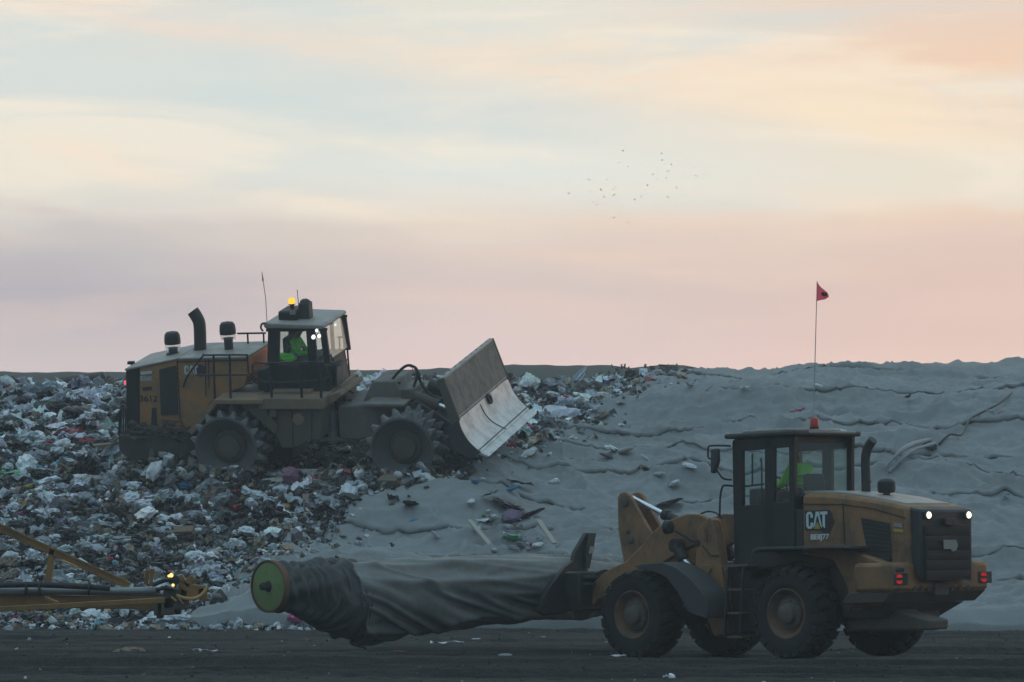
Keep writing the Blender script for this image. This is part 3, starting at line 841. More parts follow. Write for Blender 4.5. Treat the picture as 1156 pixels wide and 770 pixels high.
MS = {'white': scrap_mat('white_plastic_film', (.66, .70, .74), .45), 'pale': scrap_mat('pale_grey_plastic', (.46, .50, .54), .5), 'grey': scrap_mat('grey_plastic', (.27, .29, .31), .55),
      'black': scrap_mat('black_bag_plastic', (.016, .017, .019), .38, .25), 'brown': scrap_mat('brown_cardboard', (.26, .19, .125), .85), 'blue': scrap_mat('blue_plastic', (.04, .27, .50), .45, .3),
      'teal': scrap_mat('teal_plastic', (.06, .42, .42), .45, .3), 'green': scrap_mat('green_plastic', (.06, .38, .17), .5, .3), 'red': scrap_mat('red_cloth', (.42, .05, .07), .8, .3), 'pink': scrap_mat('pink_cloth', (.48, .10, .24), .75, .3),
      'yellow': scrap_mat('yellow_plastic', (.50, .36, .07), .5, .3), 'purple': scrap_mat('purple_cloth', (.15, .10, .17), .8, .3), 'foam': scrap_mat('foam_board', (.60, .65, .70), .8, .3), 'dirtywhite': scrap_mat('dirty_sheet', (.40, .39, .36), .7, .5)}

kinds = [('plastic_bag', 'white', 'crumpled white plastic bag lying among the mixed trash', 'plastic bag', 'white plastic bags in the trash', 60, (.32, .62), range(0, 10)),
         ('plastic_sheet', 'pale', 'torn pale grey plastic sheet lying among the mixed trash', 'plastic sheet', 'pale plastic sheets in the trash', 60, (.4, .85), range(10, 20)),
         ('rubbish_bag', 'black', 'black rubbish bag half buried in the mixed trash', 'rubbish bag', 'black rubbish bags in the trash', 46, (.35, .75), range(0, 10)),
         ('cardboard_scrap', 'brown', 'crushed brown cardboard scrap among the mixed trash', 'cardboard', 'cardboard scraps in the trash', 34, (.3, .6), list(range(20, 24)) + list(range(10, 14))),
         ('rubbish_bag', 'grey', 'dull grey rubbish bag among the mixed trash', 'rubbish bag', 'grey rubbish bags in the trash', 40, (.35, .7), range(0, 10)),
         ('cloth_scrap', 'red', 'small red cloth scrap among the mixed trash', 'cloth', 'red cloth scraps in the trash', 10, (.2, .36), range(0, 20)),
         ('cloth_scrap', 'pink', 'small pink cloth scrap among the mixed trash', 'cloth', 'pink cloth scraps in the trash', 8, (.22, .4), range(0, 20)),
         ('plastic_scrap', 'blue', 'small blue plastic scrap among the mixed trash', 'plastic scrap', 'blue plastic scraps in the trash', 10, (.18, .34), range(0, 20)),
         ('plastic_scrap', 'green', 'small green plastic scrap among the mixed trash', 'plastic scrap', 'green plastic scraps in the trash', 8, (.18, .36), range(0, 20)),
         ('plastic_scrap', 'yellow', 'small yellow plastic scrap among the mixed trash', 'plastic scrap', 'yellow plastic scraps in the trash', 6, (.16, .3), range(0, 20))]
for name, mk_, lab, cat, grp, cnt, sz, ks in kinds:
    ks = list(ks); done = 0
    while done < cnt:
        px = random.uniform(0, 740); py = 432 + (700 - 432) * random.random()
        P = ray_ground(px, py, heap_h)
        l = COMP.I @ P
        if P.x > tarp_edge(P.y) - .4 or (-3.2 < l.x < 6.8 and abs(l.y) < 2.6) or 130 < px < 610 and 395 < py < 548: continue
        s_ = random.uniform(*sz) * (.75 if py > 580 else 1)
        piece(name, lab, cat, P + Vector((0, 0, s_ * .08)), s_, random.choice(ks), MS[mk_], grp); done += 1


def one(px, py, name, label, cat, size, k, mk_, stretch=(1, 1, 1), rot=None, fn=heap_h, up=.1, group=None):
    P = ray_ground(px, py, fn); return piece(name, label, cat, P + Vector((0, 0, size * up)), size, k, MS[mk_], group, rot, stretch)


one(88, 496, 'foam_board', 'long flat white foam board lying left of the compactor', 'foam board', 1.0, 22, 'foam', (1.5, .9, .5), (.28, -.05, .12))
one(105, 501, 'cloth_scrap', 'red cloth crushed under the long white foam board', 'cloth', .7, 3, 'red', (1.2, .5, .4), (.2, 0, .1))
one(20, 539, 'plastic_sheet', 'bright green plastic sheet at the left frame edge', 'plastic sheet', .8, 12, 'green', (1.1, .7, .35), (.2, 0, .2))
one(50, 535, 'plastic_sheet', 'white plastic sheet spread beside the bright green sheet', 'plastic sheet', .8, 13, 'white', (1.3, .6, .35), (.2, 0, -.1))
one(104, 549, 'plastic_bag', 'plump pale bag below the foam board, left of the teal bag', 'plastic bag', .75, 4, 'dirtywhite', (1.1, .8, 1.0), (.1, .1, .3))
one(167, 542, 'plastic_bag', 'teal green plastic bag left of the drum wheel', 'plastic bag', .42, 2, 'teal', rot=(0, 0, .4))
one(210, 551, 'plastic_bag', 'bright blue plastic bag below the rear drum wheel', 'plastic bag', .38, 5, 'blue', rot=(0, 0, .2))
one(3, 545, 'plastic_bag', 'small green bag cut by the left frame edge', 'plastic bag', .35, 6, 'green', rot=(0, 0, .2))
one(18, 436, 'plastic_bag', 'big white bag on the ridge at far left', 'plastic bag', .55, 7, 'white', rot=(0, 0, .2), up=-.1)
one(60, 466, 'rubbish_bag', 'large black bag left of the compactor, upper of the dark pair', 'rubbish bag', .95, 1, 'black', (1.2, .9, .9), (0, 0, .2))
one(87, 472, 'rubbish_bag', 'large black bag nearest the compactor rear grille', 'rubbish bag', 1.0, 8, 'black', (1.1, .9, .9), (0, 0, 1.2))
one(25, 458, 'rubbish_bag', 'black bag lying left of the large dark pair', 'rubbish bag', .7, 9, 'black', rot=(0, 0, 2))
one(350, 541, 'plastic_sheet', 'large dirty white sheet heaped between the two drum wheels', 'plastic sheet', 1.25, 5, 'dirtywhite', (1.3, .7, .55), (.15, 0, -.1), up=.06)
one(318, 548, 'plastic_sheet', 'dirty cloth fold lying left of the heaped white sheet', 'plastic sheet', .8, 15, 'dirtywhite', (1.2, .7, .4), (.15, 0, .1))
one(596, 484, 'cloth_scrap', 'magenta cloth bundle below the right blade corner', 'cloth', .36, 3, 'pink', rot=(0, 0, .3))
one(606, 478, 'plastic_scrap', 'blue plastic scrap beside the magenta bundle', 'plastic scrap', .3, 4, 'blue', rot=(0, 0, .9))
one(614, 474, 'plastic_bag', 'pale bag at the tarp edge right of the blade', 'plastic bag', .36, 6, 'pale', rot=(0, 0, .9))
one(582, 489, 'plastic_bag', 'white bag under the right blade corner', 'plastic bag', .36, 1, 'white', rot=(0, 0, .5))
# dark rolled carpet on the left ridge
P = ray_ground(90, 433, heap_h); q = MB(); q.tube(smooth_path([(-.75, 0, -.05), (-.2, .03, .06), (.35, 0, .12), (.8, .02, .24)], 4), [.16, .18, .18, .17, .18, .17, .18, .19, .19, .18, .18, .19, .17], 14)
o = q.build('carpet_roll', MS['grey'], None); o.location = P + Vector((0, 0, .10)); o.scale = (1, .8, .7); o.data.materials.clear(); o.data.materials.append(M_['dustbrown'])
tag(o, 'dark rolled carpet lying along the ridge at far left', 'carpet')

# pieces lying on the tarp
on = lambda *a, **k: one(*a, fn=tarp_top, up=.12, **k)
for (px, py, s_, k, mk_, lab, nm, cat) in [
    (690, 508, .30, 1, 'white', 'white scrap on the tarp left of the two dark clods', 'plastic_bag', 'plastic bag'),
    (684, 516, .26, 2, 'black', 'small black scrap below the white scrap on the tarp', 'rubbish_scrap', 'rubbish'),
    (706, 511, .28, 3, 'black', 'slanting dark scrap right of the white scrap on the tarp', 'rubbish_scrap', 'rubbish'),
    (729, 519, .24, 5, 'white', 'white scrap on the tarp above the yellow lift arm', 'plastic_bag', 'plastic bag'),
    (744, 536, .22, 7, 'pale', 'pale scrap on the tarp seam above the lift arm', 'plastic_bag', 'plastic bag'),
    (761, 548, .34, 8, 'white', 'largest white bag on the tarp above the lift arm', 'plastic_bag', 'plastic bag'),
    (778, 527, .26, 9, 'white', 'white scrap on the tarp left of the cab mirror', 'plastic_bag', 'plastic bag'),
    (755, 571, .50, 6, 'black', 'dark rag on the tarp beside the chrome rod', 'rag', 'rag'),
    (840, 440, .30, 11, 'white', 'flat white sheet high on the tarp above the cab', 'plastic_sheet', 'plastic sheet'),
    (925, 437, .22, 4, 'white', 'white scrap on the tarp beside the flag whip', 'plastic_bag', 'plastic bag'),
    (899, 467, .34, 12, 'red', 'faded red strip on the tarp above the cab roof', 'cloth_scrap', 'cloth'),
    (949, 489, .34, 2, 'white', 'round white scrap on the tarp right of the beacon', 'plastic_bag', 'plastic bag'),
    (1118, 468, .28, 13, 'white', 'white scrap on the seam at the upper right of the tarp', 'plastic_bag', 'plastic bag'),
    (1128, 469, .26, 14, 'pink', 'pinkish scrap on the seam at the upper right of the tarp', 'cloth_scrap', 'cloth'),
    (1137, 562, .30, 15, 'blue', 'light blue scrap on the tarp at the right edge', 'plastic_scrap', 'plastic scrap'),
    (1026, 450, .34, 16, 'black', 'dark scrap on the tarp right of the whip flag', 'rubbish_scrap', 'rubbish'),
    (596, 514, .36, 5, 'white', 'round white scrap on the tarp below the blade', 'plastic_bag', 'plastic bag'),
    (601, 517, .2, 17, 'yellow', 'yellow scrap touching the round white scrap below the blade', 'plastic_scrap', 'plastic scrap'),
    (614, 507, .24, 18, 'teal', 'pale teal scrap on the tarp right of the blade tip', 'plastic_scrap', 'plastic scrap'),
    (588, 549, .55, 12, 'black', 'long black rag on the tarp below the blade', 'rag', 'rag'),
    (578, 554, .24, 3, 'blue', 'light blue scrap beside the long black rag', 'plastic_scrap', 'plastic scrap'),
    (555, 562, .60, 13, 'black', 'dark rag on the tarp above the two planks', 'rag', 'rag'),
    (575, 573, .65, 6, 'black', 'dark brown rag heap on the tarp right of the pale sheet', 'rag', 'rag'),
    (532, 569, .34, 14, 'white', 'small white sheet on the tarp left of the dark rags', 'plastic_sheet', 'plastic sheet'),
    (468, 589, .22, 5, 'blue', 'bright blue ball of plastic on the tarp', 'plastic_scrap', 'plastic scrap'),
    (463, 571, .42, 9, 'black', 'dark scrap where the tarp meets the trash', 'rubbish_scrap', 'rubbish'),
    (492, 606, .24, 8, 'white', 'white scrap on the tarp left of the planks', 'plastic_bag', 'plastic bag'),
    (553, 592, .55, 11, 'white', 'white sheet heap behind the longer plank', 'plastic_sheet', 'plastic sheet'),
    (578, 586, .62, 4, 'purple', 'purple cloth heap on the tarp behind the planks', 'cloth_scrap', 'cloth'),
    (598, 584, .45, 7, 'black', 'black bag right of the purple cloth heap', 'rubbish_bag', 'rubbish bag'),
    (538, 598, .28, 15, 'pale', 'pale sheet scrap left of the longer plank', 'plastic_sheet', 'plastic sheet'),
    (577, 609, .30, 2, 'green', 'green scrap on the tarp between the planks', 'plastic_scrap', 'plastic scrap'),
    (570, 606, .34, 13, 'white', 'white scrap left of the green scrap between the planks', 'plastic_bag', 'plastic bag'),
    (588, 617, .30, 3, 'grey', 'grey scrap below the green scrap between the planks', 'rubbish_scrap', 'rubbish'),
    (601, 617, .18, 5, 'red', 'red scrap left of the shorter plank', 'plastic_scrap', 'plastic scrap'),
    (607, 618, .26, 1, 'white', 'white scrap right of the red scrap by the shorter plank', 'plastic_bag', 'plastic bag'),
    (581, 622, .24, 6, 'pale', 'pale blue scrap above the roll, below the green scrap', 'plastic_scrap', 'plastic scrap')]:
    on(px, py, nm, lab, cat, s_, k, mk_, stretch=(1.35, .9, .38 if mk_ == 'black' else .7))
for i in range(26):      # small trash clinging round the tear behind the planks
    a = random.uniform(545, 612); b_ = 585 + (a - 545) * .5 + random.gauss(0, 6)
    on(a, b_, 'trash_scrap', 'small mixed scrap on the tarp behind the planks', 'trash scrap', random.uniform(.1, .22), random.randrange(20), random.choice(['white', 'pale', 'grey', 'black', 'brown', 'green']), group='scraps on the tarp behind the planks')
# a pale bag lying at the edge of tarp and trash
one(435, 592, 'plastic_sheet', 'long pale sheet lying along the tarp edge', 'plastic sheet', 1.0, 6, 'dirtywhite', (1.6, .5, .45), (.1, 0, -.05))
# planks
for (a, b_, lab) in [((530, 599), (559, 626), 'longer pale wooden plank lying on the tarp above the roll'), ((608, 599), (626, 618), 'shorter pale wooden plank next to the black fork plate')]:
    A = ray_ground(*a, tarp_top); B = ray_ground(*b_, tarp_top); up = Vector((0, 0, .16))
    A.z += .22; B.z += .08
    q = MB(); q.bar(A, B, .115, .04); o = q.build('plank', M_['wood'], None, bevel=.006); tag(o, lab, 'plank')
# rope-tied flap of tarp
P0 = ray_ground(998, 534, tarp_top); P1 = ray_ground(1022, 516, tarp_top); P2 = ray_ground(1050, 504, tarp_top)
m = MB(); path = smooth_path([P0 + Vector((0, 0, .12)), P1 + Vector((0, 0, .2)), P2 + Vector((0, 0, .16))], 8)
m.tube(path, [.02 + .035 * math.sin(i / (len(path) - 1) * 2.6) * (1 + .5 * random.random()) for i in range(len(path))], 8); m.tube([q + Vector((.12, 0, -.1)) for q in path], [.03 + .03 * random.random() for i in range(len(path))], 7)
o = m.build('tarp_flap', MS['grey'], None); tag(o, 'twisted pale flap of loose cloth on the tarp right of the exhaust', 'cloth')
on(1050, 505, 'rag', 'dark knotted rag at the upper end of the pale flap', 'rag', .42, 5, 'black')
# cord running up the tarp at right
path = []
for a, b_ in [(1060, 505), (1072, 494), (1086, 493), (1094, 478), (1104, 471), (1128, 458), (1142, 446)]:
    Q = ray_ground(a, b_, tarp_top); Q.z += .05; path.append(Q)
m = MB(); m.tube(smooth_path(path, 6), .028, 6); o = m.build('cord', M_['black'], None); tag(o, 'dark cord running up the tarp towards the upper right', 'cord')

# litter lying on the soil
for (px, py, s_, k, mk_, st, lab, nm) in [
    (228, 735, .38, 13, 'white', (1, .6, .4), 'white paper lying on the dark soil below the roll end', 'paper_sheet'), (430, 740, .30, 12, 'pale', (1, .8, .7), 'pale grey rag on the soil under the roll', 'rag'),
    (505, 724, .34, 14, 'white', (1.2, .6, .3), 'white paper on the soil below the roll middle', 'paper_sheet'), (147, 728, .30, 4, 'brown', (1.2, .8, .8), 'brown crumpled clump on the soil at left', 'rubbish_scrap'),
    (697, 742, .22, 15, 'white', (1, .7, .4), 'white paper at the foot of the front tyre', 'paper_sheet'), (1101, 711, .30, 11, 'pale', (1.3, .8, .8), 'pale crumpled bag at the tarp foot on the right', 'plastic_bag'),
    (1112, 725, .24, 3, 'white', (1, 1, .8), 'small white scrap on the soil at right', 'plastic_bag'), (450, 733, .16, 1, 'red', (1.2, .7, .5), 'small red scrap on the soil under the roll', 'plastic_scrap'),
    (350, 748, .16, 12, 'teal', (1.2, .7, .4), 'small teal scrap on the soil near the bottom', 'plastic_scrap'), (538, 720, .12, 2, 'white', (1, 1, .8), 'tiny white scrap on the soil near the roll', 'plastic_bag'),
    (570, 736, .16, 5, 'pale', (1, .8, .6), 'small pale scrap on the soil left of the front tyre', 'plastic_bag'), (288, 751, .14, 16, 'white', (1.4, .7, .4), 'thin white paper on the soil near the bottom left', 'paper_sheet')]:
    d = EYE * FPX / (py - CY); P = W(px, py, d); s_ *= 1.45; P.z = float(ground_h(P.x, P.y)) + s_ * .12
    piece(nm, lab, nm.replace('_', ' '), P, s_, k, MS[mk_], None, (0, 0, random.uniform(-.4, .4)), st)
P = W(187, 697, 74.6); piece('plastic_bag', 'large white bag on the ground under the trailer hitch', 'plastic bag', P + Vector((0, 0, 0)), .52, 3, MS['white'], None, (0, 0, .2), (1.3, .9, 1.0))
P = W(206, 697, 74.5); piece('plastic_bag', 'smaller pale blue bag beside the large white bag', 'plastic bag', P, .34, 5, MS['white'], None, (0, 0, .9), (1.1, .9, 1.0))
P = W(333, 697, 74.6); piece('plastic_bag', 'pinkish bag at the foot of the tarp behind the roll', 'plastic bag', P, .36, 7, MS['pink'], None, (0, 0, .9), (1.1, .9, 1.0))
# ================================================================== landfill compactor
K = COMP
root = empty('landfill_compactor', K.M, 'dusty yellow landfill compactor with spiked steel drums and raised blade on the trash slope', 'compactor')
S = K.S


def slab(pts, y0, y1, name, mat, parent, bevel=.02, mach=None):
    P = (mach or K).poly(pts, y0); return MB().prism(P, (0, y1 - y0, 0)).build(name, mat, parent, bevel)


M_['frontdust'] = paint('dusty_grey_steel', (.20, .185, .165), (.13, .125, .115), .7, .75)
M_['tooth'] = paint('worn_tooth_steel', (.25, .255, .255), (.12, .115, .105), .55, .5, metal=.4, scale=5)
M_['mud'] = paint('caked_mud', (.055, .047, .04), (.10, .09, .078), .6, .95, scale=4, bump=.6, streak=False)
# --- running gear
DR = .80
def drum_mesh(cx, near):
    sgn = -1 if near else 1
    m = MB(); o = (cx, 0, 0); ax = (0, sgn, 0)
    m.lathe(o, ax, [(.70, .3), (.70, DR), (1.90, DR), (1.945, DR - .005), (1.95, DR - .055), (1.90, DR - .075), (1.66, .50), (1.58, .42), (1.58, .01)], 56)
    return m


def tooth_mb(cx, near, row, k):
    sgn = -1 if near else 1
    yc = sgn * (1.82 - row * .43); a = 2 * PI * (k + .5 * (row % 2)) / 16 + .13
    u = Vector((math.cos(a), 0, math.sin(a))); tn = Vector((-math.sin(a), 0, math.cos(a))); yv = Vector((0, 1, 0)); c = Vector((cx, yc, 0)) + u * (DR - .01)
    m = MB(); b = [c + tn * x * .095 + yv * y * .10 for x, y in ((-1, -1), (1, -1), (1, 1), (-1, 1))]; tp = [c + u * .165 + tn * x * .026 + yv * y * .06 for x, y in ((-1, -1), (1, -1), (1, 1), (-1, 1))]
    md = [c + u * .08 + tn * x * .058 + yv * y * .085 for x, y in ((-1, -1), (1, -1), (1, 1), (-1, 1))]
    q = b + md + tp; f = [(0, 3, 2, 1), (8, 9, 10, 11)]
    for i in range(4):
        j = (i + 1) % 4; f += [(i, j, 4 + j, 4 + i), (4 + i, 4 + j, 8 + j, 8 + i)]
    m.add(q, f); return m


for cx in (0.0, 4.5):
    for near in (True, False):
        d = drum_mesh(cx, near).build('drum_wheel', M_['steel'], root, 0, 30)
        sg = -1 if near else 1
        h = MB(); h.lathe((cx, sg * 1.57, 0), (0, sg, 0), [(0, .40), (.07, .40), (.09, .37), (.09, .30), (.16, .28), (.18, .22), (.18, .01)], 36)
        for k in range(16):
            a = 2 * PI * k / 16; h.lathe((cx + .34 * math.cos(a), sg * 1.64, .34 * math.sin(a)), (0, sg, 0), [(0, .022), (.035, .022), (.04, .01)], 6)
        h.build('hub', M_['dustbrown'], d, 0, 30)
        if near:
            for row in range(3):
                for k in range(16): tooth_mb(cx, near, row, k).build('tooth', M_['tooth'], d, .012)
        else:
            m = MB()
            for row in range(3):
                for k in range(16):
                    q = tooth_mb(cx, near, row, k); m.add(q.v, q.f)
            tag(m.build('tooth', M_['steel'], d, 0), kind='stuff')
        ax = MB(); ax.tube([(cx, sg * .2, 0), (cx, sg * 1.0, 0)], .28, 20); ax.build('axle', M_['black'], root)

# --- rear frame and engine house
slab([(133, 492), (212, 491.5), (226, 503), (216, 522), (146, 520), (134, 508)], -1.25, 1.25, 'belly_guard', M_['mud'], root, .04)
slab([(150, 505), (330, 500), (330, 520), (160, 524)], -.62, .62, 'rear_frame', M_['black'], root, .03)
hood_px = [(157, 414.5), (200, 406.5), (279, 404), (279, 424), (276, 436.5), (243, 450), (213, 487), (212, 492), (157, 492)]
slab(hood_px, -1.0, .82, 'engine_house', M_['yelc'], root, .03)
slab([(141.5, 418), (157, 414.7), (157, 492), (142.5, 492)], -.98, .80, 'rear_grille', M_['black'], root, .04)
slab([(140.5, 416.5), (200, 404.2), (200, 406.6), (141, 419)], -1.03, .86, 'rear_hood_top', M_['skypaled'], root, .02)
slab([(200.6, 404.2), (279.8, 402.0), (279.8, 405.2), (200.6, 406.6)], -1.03, .86, 'hood_top', M_['skypaled'], root, .02)
# seams, doors and lettering on the near side (y = -1.0)
def sidebar(a, b, w, name, mat, par, y=-1.012, th=.012):
    A = S(*a, y); B = S(*b, y); d = (B - A).normalized(); n = Vector((-d.z, 0, d.x)) * w / 2
    return MB().prism([A - n, B - n, B + n, A + n], (0, -th, 0)).build(name, mat, par)


pn = slab([(180, 417), (199, 412.5), (201.5, 468), (182, 468.5)], -1.0, -1.03, 'side_screen', M_['grille'], root, .008)
m = MB()
for i in range(11):
    y_ = 418 + i * 4.6; A = S(181.5, y_, -1.034); B = S(200.3, y_ - 1.5 + .1 * i, -1.034); m.bar(A, B, .012, .03)
m.build('screen_slat', M_['dark'], pn)
for a, b in (((200.2, 407), (203.5, 474)), ((203.5, 474), (212, 487)), ((232, 406), (232.5, 448)), ((235.5, 405), (236, 437)), ((157.3, 415), (157.3, 491)), ((200, 408.6), (279, 406.6)), ((182, 474), (203, 476))):
    sidebar(a, b, .022, 'panel_seam', M_['black'], root)
slab([(172.5, 460), (176.5, 460), (178.5, 491), (170.5, 491)], -1.0, -1.06, 'black_post', M_['black'], root, .008)
R_ = (S(300, 410, -1) - S(200, 410, -1)); R_ = Vector((1, 0, 0)); U_ = Vector((0, 0, 1))
h = abs(S(209, 422.5, -1).z - S(209, 412.5, -1).z); w = S(224, 418, -1).x - S(208.5, 418, -1).x
b = MB(); b.lathe(S(226, 418.2, -1.004), (0, -1, 0), [(0, .17), (.006, .17)], 6, .5); b.build('decal', M_['maroon'], root)
o_ = S(208.5, 422.8, -1.012); m = MB()
for L in cat_letters(): m.prism([o_ + Vector((x / 1.52 * w, 0, y * h)) for x, y in L], (0, -.005, 0))
m.build('lettering', M_['cyanw'], root)
t_ = MB(); t_.prism([o_ + Vector((x / 1.52 * w, -.007, y * h)) for x, y in ((.58, -.02), (1.02, -.02), (.80, .40))], (0, -.003, 0)); t_.build('triangle', M_['gold'], root)
hh = lambda px, y0, y1: abs(S(px, y1, -1).z - S(px, y0, -1).z)
lettering('lettering', '836K', M_['cyanw'], root, S(158.5, 430, -1.014), R_, U_, hh(160, 424.6, 430), S(172.5, 428, -1).x - S(158.5, 428, -1).x)
lettering('lettering', '3612', M_['black'], root, S(158.0, 453.5, -1.014), R_, U_, hh(160, 446.6, 453.5), S(178, 450, -1).x - S(158.0, 450, -1).x, .012)
sidebar((159, 421.6), (171.5, 420), .07, 'nameplate', M_['cyanw'], root)
sidebar((161, 439.4), (171.5, 438), .09, 'nameplate', M_['decal'], root)
# orange front wall of the engine house
A = S(279.6, 404.5, -.98); B = S(279.6, 424, -.98)
MB().prism([A, B, B + Vector((0, 1.78, 0)), A + Vector((0, 1.78, 0))], (.03, 0, 0)).build('front_wall', M_['orange'], root, .01)
# tail lamp, rear guard, bumper
p_ = S(142.2, 432, -.93); m = MB(); m.box(p_ + Vector((-.02, 0, 0)), (.05, .09, .10)); m.build('tail_lamp', M_['lamprp'], root, .01)
m = MB()
for a in (137, 139.5, 142): m.tube([S(a, 461, -1.05), S(a - .4, 490, -1.05)], .025, 8)
m.tube([S(141, 459.5, -1.05), S(135, 464, -1.05), S(134.5, 492, -1.05)], .03, 8); m.build('guard_rail', M_['black'], root)
# clutter of trash caked on the rear bumper belongs to the machine only as dirt: lumps of soil
m = MB(); rr = random.Random(4)
for i in range(110):
    p_ = S(rr.uniform(146, 215), 490 + rr.uniform(-4, 5) - (0 if rr.random() < .5 else rr.uniform(-3, 18)) * .6, -1.27 + rr.uniform(0, .2)); V_, F_ = TPL[rr.randrange(10)]; s_ = rr.uniform(.08, .24)
    m.add([p_ + Vector(v) * s_ for v in V_], F_)
tag(m.build('caked_dirt', M_['mud'], root), kind='stuff')
# --- stacks on the hood
def stem_up(px, py, y): return S(px, py, y)
for (px, top, bot, capw) in ((196, 374, 402.5, 9.0), (259, 363, 401, 9.2)):
    B = S(px, bot, -.05); T = S(px, top, -.05); sc = (T.z - B.z) / (bot - top); H = T.z - B.z
    f = lambda y_: (bot - y_) * sc
    rw = lambda w_: w_ * sc
    m = MB(); m.lathe(B, (0, 0, 1), [(0, rw(8)), (rw(4), rw(8)), (rw(5), rw(5)), (f(top + 19), rw(5)), (f(top + 18.5), rw(6.5))], 24); st = m.build('precleaner_stem', M_['dark'], root)
    m = MB(); m.lathe(B, (0, 0, 1), [(f(top + 20), rw(8.2)), (f(top + 14), rw(8.6))], 24); m.build('sight_bowl', M_['glassw'], st)
    m = MB(); m.lathe(B, (0, 0, 1), [(f(top + 14), rw(9)), (f(top + 10), rw(9.2)), (f(top + 4), rw(8.6)), (f(top + 1), rw(6.5)), (f(top), rw(2))], 28); m.build('precleaner_cap', M_['black'], st)
pth = [S(226, 398, .0), S(226, 385, 0), S(225.5, 370, 0), S(224.5, 363, 0), S(221, 356, 0), S(217.5, 351, 0)]
m = MB(); m.tube(smooth_path(pth, 4), .155, 20); m.lathe(pth[0], (0, 0, 1), [(0, .22), (.06, .2), (.09, .16)], 20); m.build('exhaust_pipe', M_['dark'], root)
m = MB(); m.box(S(148, 409.5, -.4), (.16, .12, .07)); m.tube([S(148, 410, -.4), S(149, 413.5, -.4)], .02, 6); m.build('work_lamp', M_['black'], root)

# --- deck, wheel arch, cab platform
zd = S(270, 450, -1.75).z; xa = S(243, 450, -1.75).x; xb = S(298, 450, -1.75).x
m = MB(); m.box(((xa + xb) / 2, -1.42, zd - .06), (xb - xa, .9, .12)); m.build('fender_deck', M_['yeld'], root, .02)
m = MB(); m.box(((xa + xb) / 2, 1.42, zd - .06), (xb - xa, .9, .12)); m.build('fender_deck', M_['yeld'], root, .02)
slab([(243, 450), (247.5, 452.5), (217, 491), (211.5, 487.5)], -1.72, -.98, 'fender_strut', M_['yeld'], root, .012)
slab([(268, 452.5), (292, 452.5), (313.5, 481), (311, 491)], -1.70, -.9, 'fender_strut', M_['dustbrown'], root, .012)
slab([(240, 452), (300, 452), (312, 500), (210, 500)], -.98, .9, 'arch_back', M_['black'], root, 0)
xp0 = S(291, 456, -1.78).x; xp1 = S(364, 456, -1.78).x; zt = S(330, 449.5, -1.78).z; zb = S(330, 462.5, -1.78).z
m = MB(); m.box(((xp0 + xp1) / 2, -.3, (zt + zb) / 2), (xp1 - xp0, 2.96, zt - zb)); m.build('cab_platform', M_['yeld'], root, .03)
slab([(312, 463), (362, 463), (361.5, 497), (347, 498), (334, 506), (318, 506), (311, 492)], -1.62, 1.5, 'side_plate', M_['dustbrown'], root, .03)
for a, b in (((330, 464), (331, 505)), ((352, 464), (352, 497))): sidebar(a, b, .02, 'panel_seam', M_['black'], root, -1.63)
m = MB(); m.lathe(S(337.5, 473, -1.62), (0, -1, 0), [(0, .17), (.05, .17), (.06, .15)], 6, .3); m.build('cover_plate', M_['yeld'], root, .008)
for (a, b) in ((296, 300), (304, 312)):
    slab([(a, 463), (b, 463), (b, 471), (a, 471)], -1.76, -1.5, 'step', M_['dustbrown'], root, .01)

# --- cab
YN, YF = -1.0, .78
cb = slab([(298, 411.5), (366, 410), (372, 444), (366, 449.5), (298, 449.5)], YN, YF, 'cab_body', M_['black'], root, .03)
slab([(290, 418), (303, 414), (305, 440), (291, 442)], YN - .25, YN + .05, 'cab_side_box', M_['black'], root, .05)
slab([(306, 441.5), (350, 441.5), (352, 449), (306, 449)], YN - .3, YN, 'cab_sill', M_['yeld'], root, .01)
def post(a, b, w, y, dep=.10):
    m = MB()
    A = S(*a, YN) ; B = S(*b, YN); m.prism([A + Vector((-w / 2, 0, 0)), A + Vector((w / 2, 0, 0)), B + Vector((w / 2, 0, 0)), B + Vector((-w / 2, 0, 0))], (0, dep, 0)) if y < 0 else m.prism([Vector((p.x, YF - dep, p.z)) for p in (A + Vector((-w / 2, 0, 0)), A + Vector((w / 2, 0, 0)), B + Vector((w / 2, 0, 0)), B + Vector((-w / 2, 0, 0)))], (0, dep, 0))
    m.build('cab_post', M_['black'], cb, .01)
for y in (-1, 1):
    post((309, 371), (308, 412), .30, y); post((364, 371), (369.5, 411), .16, y, .09); post((350, 371), (353, 411), .22 if y < 0 else .08, y)
    post((322, 371), (322, 374.5), 1.0, y); post((340, 371), (340, 374.0), 1.3, y)
# glass: side panes, windshield, rear
def pane(pts, parent=None, mat=None):
    P = [Vector(p) for p in pts]; nrm = (P[1] - P[0]).cross(P[2] - P[0]).normalized(); return MB().prism(P, nrm * .008).build('window_pane', mat or M_['glassw'], parent or cb)
for y in (YN + .04, YF - .04):
    q = [S(312, 374, YN), S(348, 373.5, YN), S(351, 411, YN), S(312, 411, YN)]; pane([Vector((p.x, y, p.z)) for p in q], mat=M_['glass'])
    q = [S(352, 373.5, YN), S(363, 373, YN), S(368.5, 410, YN), S(355, 411, YN)]; pane([Vector((p.x, y, p.z)) for p in q], mat=M_['glass'])
a = S(364.5, 372, YN); b = S(370.5, 407, YN); MBP = [Vector((a.x, YN + .06, a.z)), Vector((b.x, YN + .06, b.z)), Vector((b.x, YF - .06, b.z)), Vector((a.x, YF - .06, a.z))]
pane(MBP)
c_ = S(308, 374, YN); d_ = S(307, 411, YN); pane([Vector((c_.x, YN + .2, c_.z)), Vector((d_.x, YN + .2, d_.z)), Vector((d_.x, YF - .2, d_.z)), Vector((c_.x, YF - .2, c_.z))], mat=M_['glass'])
